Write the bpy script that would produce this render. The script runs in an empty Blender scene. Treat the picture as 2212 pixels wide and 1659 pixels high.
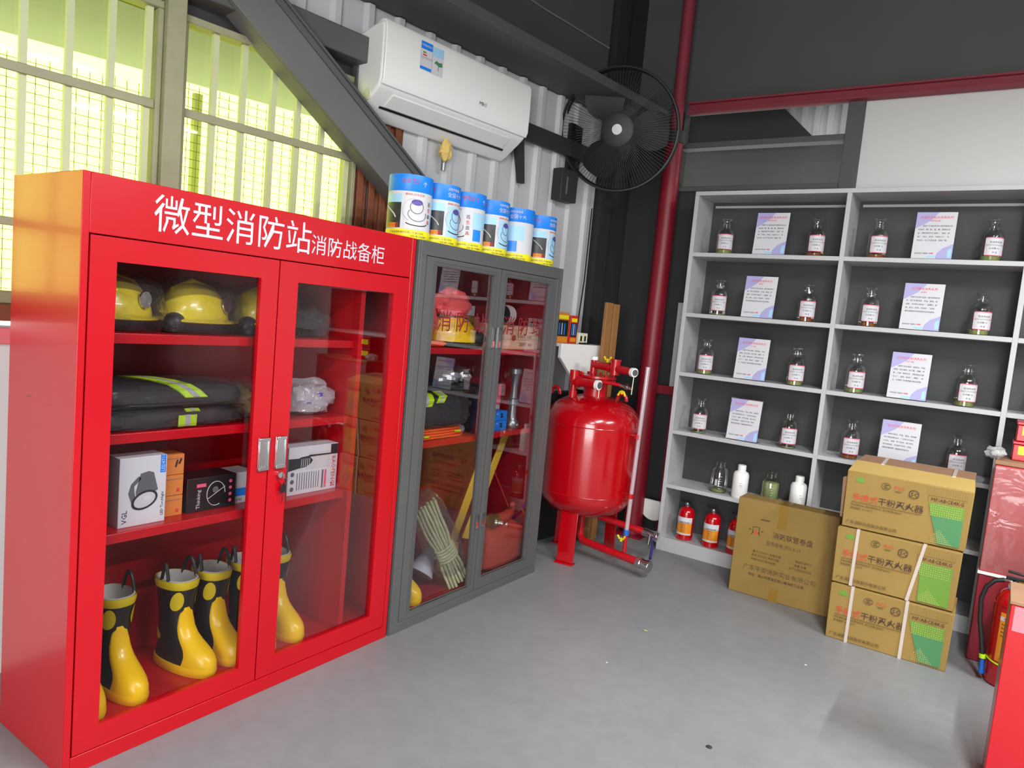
import bpy, math, random
from mathutils import Vector, Matrix, noise
PI = math.pi
scene = bpy.context.scene
COL = scene.collection
random.seed(4)

# ------------------------------------------------------------ camera
cam_d = bpy.data.cameras.new('camera')
cam_d.sensor_fit = 'HORIZONTAL'; cam_d.sensor_width = 36.0
cam_d.lens = 36.0 * 1559.276 / 2212.0
cam_d.clip_start = 0.02; cam_d.clip_end = 200
cam = bpy.data.objects.new('camera', cam_d); COL.objects.link(cam)
_r = Vector((0.81880, 0.56672, 0.09161)); _u = Vector((-0.12832, 0.02514, 0.99141)); _f = Vector((-0.55955, 0.82352, -0.09331))
_m = Matrix((_r, _u, -_f)).transposed().to_4x4()
_m.translation = (0, 0, 1.5054)
cam.matrix_world = _m
scene.camera = cam

# ------------------------------------------------------------ world, lamps, exposure
wd = bpy.data.worlds.new('world'); scene.world = wd; wd.use_nodes = True
bg = wd.node_tree.nodes['Background']
bg.inputs[0].default_value = (0.98, 0.99, 0.96, 1); bg.inputs[1].default_value = 3.0
scene.view_settings.view_transform = 'Standard'
scene.view_settings.look = 'None'
scene.view_settings.exposure = 0.65
scene.view_settings.gamma = 1.0
scene.view_settings.use_curve_mapping = False
scene.cycles.use_denoising = True
scene.cycles.max_bounces = 8
scene.cycles.transparent_max_bounces = 16
scene.cycles.sample_clamp_indirect = 6
scene.cycles.caustics_reflective = False; scene.cycles.caustics_refractive = False

def area(name, loc, aim, sx, sy, power, color=(1, 1, 1)):
    d = bpy.data.lights.new(name, 'AREA'); d.shape = 'RECTANGLE'; d.size = sx; d.size_y = sy
    d.energy = power; d.color = color
    o = bpy.data.objects.new(name, d); COL.objects.link(o)
    o.location = loc
    o.rotation_euler = (Vector(aim) - Vector(loc)).to_track_quat('-Z', 'Y').to_euler()
    return o
# ceiling tube lamps of the room (all above and behind the frame) and an added daylight fill lamp at the unseen doorway behind
area('lamp_tube_a', (0.45, 1.45, 3.10), (0.45, 1.45, 0), 0.06, 1.25, 88, (0.98, 0.99, 1.0))
area('lamp_tube_b', (1.9, 2.7, 3.10), (1.9, 2.7, 0), 0.06, 1.25, 96, (0.98, 0.99, 1.0))
area('lamp_tube_c', (0.45, -0.9, 3.10), (0.45, -0.9, 0), 0.06, 1.25, 56, (0.98, 0.99, 1.0))
area('door_fill', (0.9, -2.75, 1.5), (0.3, 3.0, 1.0), 2.6, 2.3, 105, (0.98, 0.99, 1.0))

# ------------------------------------------------------------ materials
def srgb(c):
    def f(v):
        v = v / 255.0
        return v / 12.92 if v <= 0.04045 else ((v + 0.055) / 1.055) ** 2.4
    return (f(c[0]), f(c[1]), f(c[2]), 1.0)
def pm(name, rgb, rough=0.5, metal=0.0, var=0.06, scale=6.0, bump=0.0, bscale=60.0, coat=0.0, spec=0.5, stretch=None, trans=0.0, emit=0.0):
    m = bpy.data.materials.new(name); m.use_nodes = True
    nt = m.node_tree; N = nt.nodes; L = nt.links
    b = N['Principled BSDF']
    c = srgb(rgb)
    tc = N.new('ShaderNodeTexCoord'); src = tc.outputs['Object']
    if stretch:
        mp = N.new('ShaderNodeMapping'); mp.inputs['Scale'].default_value = stretch
        L.new(src, mp.inputs[0]); src = mp.outputs[0]
    nz = N.new('ShaderNodeTexNoise'); nz.inputs['Scale'].default_value = scale; nz.inputs['Detail'].default_value = 5
    L.new(src, nz.inputs['Vector'])
    mx = N.new('ShaderNodeMix'); mx.data_type = 'RGBA'
    mx.inputs[6].default_value = tuple(max(0, v * (1 - var * 1.6)) for v in c[:3]) + (1,)
    mx.inputs[7].default_value = tuple(min(1, v * (1 + var * 1.6)) for v in c[:3]) + (1,)
    L.new(nz.outputs['Fac'], mx.inputs[0]); L.new(mx.outputs[2], b.inputs['Base Color'])
    b.inputs['Roughness'].default_value = rough; b.inputs['Metallic'].default_value = metal
    b.inputs['Specular IOR Level'].default_value = spec
    b.inputs['Coat Weight'].default_value = coat; b.inputs['Coat Roughness'].default_value = 0.08
    if trans: b.inputs['Transmission Weight'].default_value = trans
    if emit:
        b.inputs['Emission Color'].default_value = c; b.inputs['Emission Strength'].default_value = emit
    if bump:
        n2 = N.new('ShaderNodeTexNoise'); n2.inputs['Scale'].default_value = bscale; n2.inputs['Detail'].default_value = 4
        L.new(src, n2.inputs['Vector'])
        bp = N.new('ShaderNodeBump'); bp.inputs['Strength'].default_value = bump; bp.inputs['Distance'].default_value = 0.01
        L.new(n2.outputs['Fac'], bp.inputs['Height']); L.new(bp.outputs[0], b.inputs['Normal'])
    return m
def film(name, tint, clear=0.85, rough=0.12, bump=0.0, bscale=40.0, refl=0.08, fres=True, milk=0.0, milkc=(0.8, 0.8, 0.8), fk=0.5):
    """thin clear sheet: see-through with a reflective skin"""
    m = bpy.data.materials.new(name); m.use_nodes = True
    nt = m.node_tree; N = nt.nodes; L = nt.links
    for n in list(N):
        if n.type != 'OUTPUT_MATERIAL': N.remove(n)
    out = N['Material Output']
    tr = N.new('ShaderNodeBsdfTransparent'); tr.inputs[0].default_value = tuple(tint) + (1,)
    gl = N.new('ShaderNodeBsdfGlossy'); gl.inputs['Roughness'].default_value = rough; gl.inputs[0].default_value = (1, 1, 1, 1)
    base = tr.outputs[0]
    if milk:
        df = N.new('ShaderNodeBsdfDiffuse'); df.inputs[0].default_value = tuple(milkc) + (1,)
        m0 = N.new('ShaderNodeMixShader'); m0.inputs[0].default_value = milk
        L.new(tr.outputs[0], m0.inputs[1]); L.new(df.outputs[0], m0.inputs[2]); base = m0.outputs[0]
    mx = N.new('ShaderNodeMixShader')
    lw = N.new('ShaderNodeFresnel'); lw.inputs['IOR'].default_value = 1.45
    mm = N.new('ShaderNodeMath'); mm.operation = 'MULTIPLY_ADD'; mm.inputs[1].default_value = fk; mm.inputs[2].default_value = refl
    L.new(lw.outputs[0], mm.inputs[0]); L.new(mm.outputs[0], mx.inputs[0])
    L.new(base, mx.inputs[1]); L.new(gl.outputs[0], mx.inputs[2]); L.new(mx.outputs[0], out.inputs[0])
    if bump:
        tc = N.new('ShaderNodeTexCoord')
        n2 = N.new('ShaderNodeTexNoise'); n2.inputs['Scale'].default_value = bscale; n2.inputs['Detail'].default_value = 3; n2.inputs['Distortion'].default_value = 1.2
        L.new(tc.outputs['Object'], n2.inputs['Vector'])
        bp = N.new('ShaderNodeBump'); bp.inputs['Strength'].default_value = bump; bp.inputs['Distance'].default_value = 0.02
        L.new(n2.outputs['Fac'], bp.inputs['Height']); L.new(bp.outputs[0], gl.inputs['Normal']); L.new(bp.outputs[0], lw.inputs['Normal'])
    return m

M = {}
M['floor'] = None
M['red'] = pm('red_enamel', (182, 4, 22), 0.30, var=0.04, scale=3, coat=0.15, spec=0.4)
M['red_in'] = pm('red_enamel_inside', (150, 20, 34), 0.4, var=0.05, scale=3)
M['red_tank'] = pm('red_gloss_tank', (176, 4, 16), 0.2, var=0.04, scale=4, coat=0.6, bump=0.03, bscale=18)
M['red_pipe'] = pm('red_pipe_paint', (182, 12, 24), 0.33, var=0.1, scale=30, coat=0.2)
M['red_col'] = pm('dark_red_steel', (128, 18, 34), 0.45, var=0.15, scale=5)
M['red_beam'] = pm('maroon_steel', (140, 48, 62), 0.6, var=0.12, scale=4)
M['grey_frame'] = pm('grey_powder_coat', (86, 86, 86), 0.38, var=0.05, scale=4)
M['shelf'] = pm('light_grey_board', (184, 184, 185), 0.5, var=0.05, scale=5)
M['shelf_back'] = pm('dark_grey_backboard', (58, 58, 58), 0.6, var=0.4, scale=3.5)
M['wall_white'] = pm('white_wall', (214, 214, 212), 0.7, var=0.03, scale=2)
M['wall_dim'] = pm('grey_wall', (120, 118, 116), 0.7, var=0.05, scale=2)
M['cladding'] = pm('grey_white_sheet_metal', (196, 196, 198), 0.42, var=0.10, scale=4, stretch=(1, 1, 0.3))
M['dark_steel'] = pm('dark_grey_steel', (84, 84, 84), 0.6, var=0.1, scale=3)
M['black_steel'] = pm('black_steel', (44, 44, 45), 0.6, var=0.1, scale=3)
M['ceiling'] = pm('dark_grey_ceiling', (92, 92, 92), 0.8, var=0.12, scale=1.2)
M['beam'] = pm('grey_steel_brace', (104, 104, 103), 0.5, var=0.1, scale=3)
M['win_frame'] = pm('glow_tinted_frame', (152, 150, 118), 0.5, var=0.15, scale=9)  # greenish tint of the window light is mixed into the frame colour
M['rust'] = pm('rusty_brown_frame', (120, 66, 40), 0.6, var=0.25, scale=12)
M['white_plastic'] = pm('white_plastic', (238, 238, 234), 0.3, var=0.02, scale=4)
M['white_paper'] = pm('white_paper', (204, 204, 208), 0.6, var=0.02, scale=6)
M['cream_plastic'] = pm('cream_plastic', (222, 222, 190), 0.4, var=0.04)
M['black_plastic'] = pm('black_plastic', (26, 26, 28), 0.4, var=0.1)
M['black_rubber'] = pm('black_rubber', (30, 30, 30), 0.45, var=0.1, bump=0.15, bscale=90)
M['yellow_rubber'] = pm('yellow_rubber', (240, 196, 10), 0.33, var=0.05, scale=8, coat=0.15)
M['yellow_dull'] = pm('yellow_band_rubber', (206, 186, 30), 0.45, var=0.08)
M['lining'] = pm('grey_boot_lining', (176, 176, 168), 0.85, var=0.08, scale=30)
M['helmet'] = pm('yellow_helmet_shell', (226, 208, 18), 0.25, var=0.05, coat=0.4)
M['chrome'] = pm('chrome', (205, 205, 205), 0.18, metal=1.0, var=0.03)
M['steel'] = pm('galvanised_steel', (150, 152, 154), 0.35, metal=0.8, var=0.15, scale=30)
M['brass'] = pm('brass', (170, 136, 60), 0.45, metal=0.9, var=0.08)
M['card'] = pm('brown_cardboard', (146, 118, 58), 0.75, var=0.07, scale=5, bump=0.08, bscale=120)
M['card2'] = pm('dull_brown_cardboard', (140, 112, 54), 0.75, var=0.12, scale=3, bump=0.08, bscale=120)
M['card_in'] = pm('cardboard_flap', (148, 112, 84), 0.8, var=0.08, scale=8)
M['card_light'] = pm('light_cardboard', (180, 150, 84), 0.75, var=0.06, scale=6)
M['tape'] = pm('packing_tape', (142, 108, 34), 0.3, var=0.06, scale=10)
M['ink'] = pm('dark_brown_ink', (66, 40, 30), 0.7)
M['ink_red'] = pm('red_ink', (206, 62, 48), 0.7)
M['ink_soft'] = pm('faded_brown_ink', (92, 68, 32), 0.7)
M['ink_black'] = pm('black_ink', (36, 36, 38), 0.7)
M['ink_grey'] = pm('grey_ink', (92, 92, 96), 0.7)
M['ink_white'] = pm('white_lettering', (206, 198, 206), 0.5)
M['ink_blue'] = pm('blue_print', (20, 130, 232), 0.4)
M['ink_cyan'] = pm('light_blue_print', (160, 206, 236), 0.4)
M['ink_purple'] = pm('violet_print', (84, 70, 160), 0.4)
M['lilac'] = pm('lilac_print', (168, 164, 208), 0.5)
M['pink'] = pm('pink_print', (226, 92, 122), 0.5)
M['ink_darkred'] = pm('dark_red_decal', (120, 20, 32), 0.5)
M['green_light'] = pm('grass_green_print', (100, 142, 44), 0.6)
M['green_dark'] = pm('sea_green_print', (70, 128, 80), 0.6)
M['dot'] = pm('pale_dot_print', (176, 176, 92), 0.6)
M['orange'] = pm('orange_print', (226, 140, 30), 0.5)
M['orange_card'] = pm('orange_brown_box', (208, 126, 58), 0.5, var=0.08)
M['yellow_ink'] = pm('yellow_print', (240, 226, 20), 0.4)
M['dark_photo'] = pm('dark_picture_print', (44, 44, 46), 0.4, var=0.5, scale=30)
M['strap'] = pm('white_strap', (192, 178, 168), 0.4)
M['cloth_black'] = pm('black_cloth', (28, 28, 32), 0.8, var=0.15, bump=0.2, bscale=60)
M['cloth_orange'] = pm('orange_canvas', (170, 52, 30), 0.75, var=0.15, scale=8, bump=0.3, bscale=25)
M['cord_orange'] = pm('orange_vest_fabric', (240, 96, 40), 0.6, var=0.1, scale=20)
M['lime'] = pm('lime_reflective_tape', (190, 236, 20), 0.4, emit=0.0)
M['silver_tape'] = pm('silver_reflective_tape', (186, 186, 186), 0.3)
M['rope'] = pm('pale_green_rope', (196, 204, 158), 0.8, var=0.1, scale=40, bump=0.5, bscale=120)
M['hose_yellow'] = pm('yellow_hose', (222, 184, 60), 0.7, var=0.1)
M['hose_white'] = pm('white_canvas_hose', (200, 186, 190), 0.8, var=0.08, bump=0.2, bscale=150)
M['wood'] = pm('rough_wood', (150, 104, 56), 0.7, var=0.25, scale=14, stretch=(1, 1, 0.12), bump=0.2, bscale=60)
M['bag_pink'] = pm('pink_plastic_bag', (232, 96, 96), 0.35, var=0.15, scale=12, bump=0.4, bscale=30)
M['bag_red'] = pm('red_bag', (200, 44, 34), 0.4, var=0.15, scale=12, bump=0.4, bscale=30)
M['silver_can'] = pm('silver_cookware', (206, 206, 208), 0.3, metal=0.6, var=0.15, scale=20, bump=0.6, bscale=24)
M['fan'] = pm('fan_black', (22, 22, 23), 0.5)
M['amber'] = pm('amber_liquid', (140, 78, 26), 0.2)
M['olive'] = pm('olive_liquid', (142, 150, 84), 0.2)
M['pale_green'] = pm('pale_green_liquid', (160, 172, 116), 0.25)
M['yellow_part'] = pm('yellow_valve_lever', (226, 196, 20), 0.4)
M['blue_part'] = pm('blue_plastic', (26, 96, 190), 0.4)
M['navy'] = pm('navy_paint', (48, 40, 110), 0.6)
M['mag'] = pm('grey_megaphone', (176, 180, 190), 0.35)
M['wrapped_red'] = pm('wrapped_red_steel', (200, 62, 66), 0.35, var=0.1, scale=3)
M['card_peach'] = pm('pale_peach_carton', (226, 178, 146), 0.7)
M['bar_glow'] = pm('glow_tinted_bars', (196, 202, 156), 0.5)  # pale yellow-green window glow is painted into the bar colour
M['ground'] = pm('outdoor_ground', (190, 190, 176), 0.9)
M['foam'] = pm('tan_foam', (222, 190, 110), 0.9, bump=0.5, bscale=60)
M['pouch'] = pm('pink_film_wrap', (228, 120, 128), 0.4)
M['glass'] = film('cabinet_glass', (0.9, 0.89, 0.9), rough=0.01, refl=0.0, fk=0.17)
M['win_glass'] = film('tinted_window_glass', (0.94, 1.0, 0.43), rough=0.02, refl=0.0)
M['bottle'] = film('clear_bottle_glass', (0.88, 0.9, 0.88), rough=0.05, refl=0.06)
M['bag'] = film('clear_plastic_bag', (0.94, 0.93, 0.94), rough=0.07, bump=1.0, bscale=26, refl=0.0, fk=0.5, milk=0.03, milkc=(0.75, 0.7, 0.74))
M['bag_milky'] = film('milky_plastic_bag', (0.85, 0.85, 0.87), rough=0.2, bump=1.0, bscale=22, refl=0.1, milk=0.45, milkc=(0.7, 0.68, 0.72))
M['tube'] = film('milky_gauge_tube', (0.85, 0.75, 0.8), rough=0.15, refl=0.1, milk=0.55, milkc=(0.72, 0.55, 0.6))
M['box_film'] = film('thin_box_film', (0.93, 0.9, 0.9), rough=0.1, bump=0.5, bscale=6, refl=0.0, fk=0.5, milk=0.05)
M['wrap'] = film('bubble_wrap', (0.8, 0.8, 0.8), rough=0.2, bump=1.0, bscale=60, refl=0.12, milk=0.4)

def translucent(name, rgb):
    m = bpy.data.materials.new(name); m.use_nodes = True
    nt = m.node_tree; N = nt.nodes; L = nt.links
    out = N['Material Output']; N.remove(N['Principled BSDF'])
    a = N.new('ShaderNodeBsdfTranslucent'); a.inputs[0].default_value = srgb(rgb)
    b = N.new('ShaderNodeBsdfDiffuse'); b.inputs[0].default_value = srgb(rgb)
    mx = N.new('ShaderNodeMixShader'); mx.inputs[0].default_value = 0.4
    L.new(a.outputs[0], mx.inputs[1]); L.new(b.outputs[0], mx.inputs[2]); L.new(mx.outputs[0], out.inputs[0])
    return m
M['awning'] = translucent('translucent_awning', (186, 188, 226))
def floor_mat():
    m = bpy.data.materials.new('grey_painted_floor'); m.use_nodes = True
    nt = m.node_tree; N = nt.nodes; L = nt.links; b = N['Principled BSDF']
    tc = N.new('ShaderNodeTexCoord')
    n1 = N.new('ShaderNodeTexNoise'); n1.inputs['Scale'].default_value = 0.9; n1.inputs['Detail'].default_value = 6
    n2 = N.new('ShaderNodeTexNoise'); n2.inputs['Scale'].default_value = 14; n2.inputs['Detail'].default_value = 6
    mp = N.new('ShaderNodeMapping'); mp.inputs['Scale'].default_value = (1, 1, 1)
    L.new(tc.outputs['Object'], mp.inputs[0]); L.new(mp.outputs[0], n1.inputs['Vector']); L.new(mp.outputs[0], n2.inputs['Vector'])
    r1 = N.new('ShaderNodeValToRGB'); r1.color_ramp.elements[0].position = 0.3; r1.color_ramp.elements[1].position = 0.7
    r1.color_ramp.elements[0].color = srgb((122, 123, 125)); r1.color_ramp.elements[1].color = srgb((140, 141, 143))
    mx = N.new('ShaderNodeMix'); mx.data_type = 'RGBA'; mx.blend_type = 'MULTIPLY'; mx.inputs[0].default_value = 0.35
    L.new(n1.outputs['Fac'], r1.inputs[0]); L.new(r1.outputs[0], mx.inputs[6])
    r2 = N.new('ShaderNodeValToRGB'); r2.color_ramp.elements[0].position = 0.35; r2.color_ramp.elements[1].position = 0.6
    r2.color_ramp.elements[0].color = (0.8, 0.8, 0.8, 1); r2.color_ramp.elements[1].color = (1, 1, 1, 1)
    L.new(n2.outputs['Fac'], r2.inputs[0]); L.new(r2.outputs[0], mx.inputs[7])
    # small white chips of worn paint
    vo = N.new('ShaderNodeTexVoronoi'); vo.inputs['Scale'].default_value = 2.6
    L.new(tc.outputs['Object'], vo.inputs['Vector'])
    lt = N.new('ShaderNodeMath'); lt.operation = 'LESS_THAN'; lt.inputs[1].default_value = 0.016
    L.new(vo.outputs['Distance'], lt.inputs[0])
    m3 = N.new('ShaderNodeMix'); m3.data_type = 'RGBA'; m3.inputs[7].default_value = srgb((226, 226, 222))
    L.new(lt.outputs[0], m3.inputs[0]); L.new(mx.outputs[2], m3.inputs[6]); L.new(m3.outputs[2], b.inputs['Base Color'])
    b.inputs['Roughness'].default_value = 0.42
    bp = N.new('ShaderNodeBump'); bp.inputs['Strength'].default_value = 0.12; bp.inputs['Distance'].default_value = 0.01
    L.new(n2.outputs['Fac'], bp.inputs['Height']); L.new(bp.outputs[0], b.inputs['Normal'])
    return m
M['floor'] = floor_mat()

# ------------------------------------------------------------ mesh helpers
class MB:
    def __init__(self): self.v = []; self.f = []; self.mi = 0; self.fm = []; self.T = None
    def add(self, vs, fs):
        b = len(self.v)
        if self.T is not None: vs = [self.T @ Vector(p) for p in vs]
        self.v += [tuple(p) for p in vs]
        for f in fs: self.f.append(tuple(i + b for i in f)); self.fm.append(self.mi)
        return self
    def box(self, x0, x1, y0, y1, z0, z1):
        vs = [(x, y, z) for x in (x0, x1) for y in (y0, y1) for z in (z0, z1)]
        return self.add(vs, [(0, 1, 3, 2), (4, 6, 7, 5), (0, 4, 5, 1), (2, 3, 7, 6), (0, 2, 6, 4), (1, 5, 7, 3)])
    def hexa(self, b, t):   # 4 bottom, 4 top points
        vs = list(b) + list(t)
        return self.add(vs, [(3, 2, 1, 0), (4, 5, 6, 7), (0, 1, 5, 4), (1, 2, 6, 5), (2, 3, 7, 6), (3, 0, 4, 7)])
    def prism(self, poly, axis, a0, a1):   # poly in the other two axes (cyclic order), extruded along axis
        def P(u, w, a):
            if axis == 'x': return (a, u, w)
            if axis == 'y': return (u, a, w)
            return (u, w, a)
        n = len(poly)
        vs = [P(u, w, a0) for u, w in poly] + [P(u, w, a1) for u, w in poly]
        fs = [tuple(range(n))[::-1], tuple(range(n, 2 * n))] + [(i, (i + 1) % n, (i + 1) % n + n, i + n) for i in range(n)]
        return self.add(vs, fs)
    def tube(self, pts, r, seg=10, cap=True, rr=None):
        pts = [Vector(p) for p in pts]; n = len(pts); rings = []
        up = None
        for i, p in enumerate(pts):
            d = (pts[min(i + 1, n - 1)] - pts[max(i - 1, 0)]).normalized()
            if up is None:
                up = d.orthogonal().normalized()
            up = (up - d * up.dot(d)).normalized(); w = d.cross(up)
            ra = rr[i] if rr else r
            rings.append([p + (up * math.cos(2 * PI * k / seg) + w * math.sin(2 * PI * k / seg)) * ra for k in range(seg)])
        vs = [q for R in rings for q in R]; fs = []
        for i in range(n - 1):
            for k in range(seg):
                a = i * seg + k; b = i * seg + (k + 1) % seg
                fs.append((a, b, b + seg, a + seg))
        if cap: fs.append(tuple(range(seg))[::-1]); fs.append(tuple(range((n - 1) * seg, n * seg)))
        return self.add(vs, fs)
    def cyl(self, p0, p1, r, seg=20, r2=None): return self.tube([p0, p1], r, seg, rr=[r, r if r2 is None else r2])
    def lathe(self, prof, c=(0, 0, 0), seg=24, ax='z', sx=1.0, sy=1.0, cap=True):
        vs = []; fs = []
        for r, h in prof:
            for k in range(seg):
                a = 2 * PI * k / seg; u = r * math.cos(a) * sx; w = r * math.sin(a) * sy
                if ax == 'z': q = (c[0] + u, c[1] + w, c[2] + h)
                elif ax == 'x': q = (c[0] + h, c[1] + u, c[2] + w)
                else: q = (c[0] + w, c[1] + h, c[2] + u)
                vs.append(q)
        n = len(prof)
        for i in range(n - 1):
            for k in range(seg):
                a = i * seg + k; b = i * seg + (k + 1) % seg
                fs.append((a, b, b + seg, a + seg))
        if cap: fs.append(tuple(range(seg))[::-1]); fs.append(tuple(range((n - 1) * seg, n * seg)))
        return self.add(vs, fs)
    def patch(self, r, a0, a1, z0, z1, c=(0, 0, 0), seg=10, t=0.0006, corner=0.0):   # curved label, angle measured from -Y
        vs = []; fs = []
        for k in range(seg + 1):
            a = a0 + (a1 - a0) * k / seg
            dz = 0
            if corner and k in (0, seg): dz = corner
            for rr in (r, r + t):
                for z in (z0 + dz, z1 - dz):
                    vs.append((c[0] + rr * math.sin(a), c[1] - rr * math.cos(a), c[2] + z))
        for k in range(seg):
            b = 4 * k
            fs += [(b + 2, b + 6, b + 7, b + 3), (b, b + 1, b + 5, b + 4), (b + 1, b + 3, b + 7, b + 5), (b, b + 4, b + 6, b + 2)]
        fs += [(0, 2, 3, 1), (4 * seg, 4 * seg + 1, 4 * seg + 3, 4 * seg + 2)]
        return self.add(vs, fs)
    def sphere(self, c, rx, ry, rz, nu=20, nv=12, e1=1.0, e2=1.0, amp=0.0, freq=4.0, seed=0, zmin=None):
        def sp(v, e): return math.copysign(abs(v) ** e, v)
        vs = []; fs = []
        for j in range(nv + 1):
            ph = -PI / 2 + PI * j / nv
            for i in range(nu):
                th = 2 * PI * i / nu
                x = sp(math.cos(ph), e1) * sp(math.cos(th), e2); y = sp(math.cos(ph), e1) * sp(math.sin(th), e2); z = sp(math.sin(ph), e1)
                k = 1.0
                if amp:
                    k += amp * noise.noise(Vector((x * freq + seed * 7.3, y * freq, z * freq)))
                q = [c[0] + x * rx * k, c[1] + y * ry * k, c[2] + z * rz * k]
                if zmin is not None: q[2] = max(zmin, q[2])
                vs.append(tuple(q))
        for j in range(nv):
            for i in range(nu):
                a = j * nu + i; b = j * nu + (i + 1) % nu
                fs.append((a, b, b + nu, a + nu))
        return self.add(vs, fs)
    def build(self, name, mats, parent=None, world=False, smooth=True, bevel=0.0, bseg=2, angle=35, kind=None):
        me = bpy.data.meshes.new(name)
        vs = self.v
        if world and parent is not None:
            mi = chain(parent).inverted(); vs = [tuple(mi @ Vector(p)) for p in vs]
        me.from_pydata(vs, [], self.f); me.validate()
        if not isinstance(mats, (list, tuple)): mats = [mats]
        for m in mats: me.materials.append(M[m] if isinstance(m, str) else m)
        if len(mats) > 1 and len(me.polygons) == len(self.fm):
            me.polygons.foreach_set('material_index', self.fm)
        if smooth:
            me.polygons.foreach_set('use_smooth', [True] * len(me.polygons))
            try: me.set_sharp_from_angle(angle=math.radians(angle))
            except Exception: pass
        me.update()
        o = bpy.data.objects.new(name, me); COL.objects.link(o)
        if parent is not None: o.parent = parent
        if bevel:
            md = o.modifiers.new('bevel', 'BEVEL'); md.width = bevel; md.segments = bseg; md.limit_method = 'ANGLE'; md.angle_limit = math.radians(40)
            md.harden_normals = False
        if kind: o['kind'] = kind
        return o
def chain(o):
    m = Matrix.Identity(4)
    while o is not None:
        m = Matrix.LocRotScale(o.location, o.rotation_euler, o.scale) @ m
        o = o.parent
    return m
def tag(o, label, cat, group=None):
    o['label'] = label; o['category'] = cat
    if group: o['group'] = group
    return o
def thing(name, label, cat, loc=(0, 0, 0), rz=0.0, group=None):
    o = bpy.data.objects.new(name, None); o.empty_display_size = 0.05; COL.objects.link(o)
    o.location = loc; o.rotation_euler = (0, 0, rz)
    return tag(o, label, cat, group)
def struct(o): o['kind'] = 'structure'; return o
def dup(root, loc, rz=None, label=None, group=None):
    r = root.copy(); COL.objects.link(r); r.location = loc
    if rz is not None: r.rotation_euler = (0, 0, rz)
    if label: r['label'] = label
    if group: r['group'] = group
    def rec(src, dst):
        for ch in [o for o in kids.get(src.name, [])]:
            c = ch.copy(); COL.objects.link(c); c.parent = dst
            kids.setdefault(dst.name, []).append(c); rec(ch, c)
    rec(root, r)
    return r
kids = {}
def index_kids():
    kids.clear()
    for o in scene.objects:
        if o.parent: kids.setdefault(o.parent.name, []).append(o)

# wall frame: x along the window wall (away from the camera), -y out of the wall into the room
WA = math.radians(6.7); WROT = PI / 2 - WA
WD = Vector((math.sin(WA), math.cos(WA), 0)); WN = Vector((math.cos(WA), -math.sin(WA), 0)); W0 = Vector((-2.66, 3.6, 0))
def wloc(s, n, z=0.0): return W0 + WD * s + WN * n + Vector((0, 0, z))
def wthing(name, label, cat, s=0.0, n=0.0, z=0.0, group=None):
    return thing(name, label, cat, wloc(s, n, z), WROT, group)
def wstruct(mb, name, mats, **k):
    o = mb.build(name, mats, **k); o.location = W0; o.rotation_euler = (0, 0, WROT); return struct(o)

# text as flat mesh lettering
_tc = {}
def text_mesh(body, size, align='LEFT', sx=1.0, bold=0.0, ext=0.0002):
    key = (body, size, align, sx, bold)
    if key in _tc: return _tc[key]
    c = bpy.data.curves.new('t', 'FONT'); c.body = body; c.size = size; c.align_x = align; c.resolution_u = 1
    c.extrude = ext; c.offset = bold; c.space_line = 1.0
    o = bpy.data.objects.new('t', c); COL.objects.link(o)
    dg = bpy.context.evaluated_depsgraph_get()
    me = bpy.data.meshes.new_from_object(o.evaluated_get(dg))
    bpy.data.objects.remove(o)
    if sx != 1.0:
        for v in me.vertices: v.co.x *= sx
    _tc[key] = me
    return me
def text(name, body, size, mat, parent, org, xd, yd, align='LEFT', sx=1.0, bold=0.0, wrap=None, zc=None, world=True):
    """lettering laid out from org along xd with up yd; wrap = (axis point, radius) bends it round a vertical cylinder"""
    me = text_mesh(body, size, align, sx, bold).copy(); me.name = name
    me.materials.clear(); me.materials.append(M[mat])
    if wrap:
        (cx, cy), R = wrap
        for v in me.vertices:
            a = (org[0] + v.co.x) / R; rr = R + v.co.z
            v.co = Vector((cx + rr * math.sin(a), cy - rr * math.cos(a), org[2] + v.co.y))
    else:
        xd = Vector(xd).normalized(); yd = Vector(yd).normalized(); zd = xd.cross(yd)
        m = Matrix((xd, yd, zd)).transposed().to_4x4(); m.translation = Vector(org)
        if world and parent is not None: m = chain(parent).inverted() @ m
        me.transform(m)
    o = bpy.data.objects.new(name, me); COL.objects.link(o); o.parent = parent
    return o
def quads(name, mat, parent, rects, fn, kind=None):
    """flat print made of thin quads; fn maps (u, v, lift) to a point"""
    if kind is None and 1 < len(rects) <= 14:
        return [quads(name, mat, parent, [r], fn) for r in rects][0]
    if kind is None and len(rects) > 14: kind = 'stuff'
    mb = MB()
    for r in rects:
        pts = r if len(r) > 2 and isinstance(r[0], (tuple, list)) else [(r[0], r[1]), (r[2], r[1]), (r[2], r[3]), (r[0], r[3])]
        n = len(pts)
        mb.add([fn(u, v, 0.0) for u, v in pts] + [fn(u, v, 0.0005) for u, v in pts],
               [tuple(range(n))[::-1], tuple(range(n, 2 * n))] + [(i, (i + 1) % n, (i + 1) % n + n, i + n) for i in range(n)])
    return mb.build(name, mat, parent, smooth=False, kind=kind)

# ============================================================ SETTING
mb = MB(); mb.box(-5.2, 4.2, -3.6, 6.2, -0.08, 0.0); struct(mb.build('floor', 'floor', smooth=False))
mb = MB(); mb.box(-3.7, 4.2, -3.6, 6.2, 3.95, 4.05); struct(mb.build('ceiling', 'ceiling', smooth=False))

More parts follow.
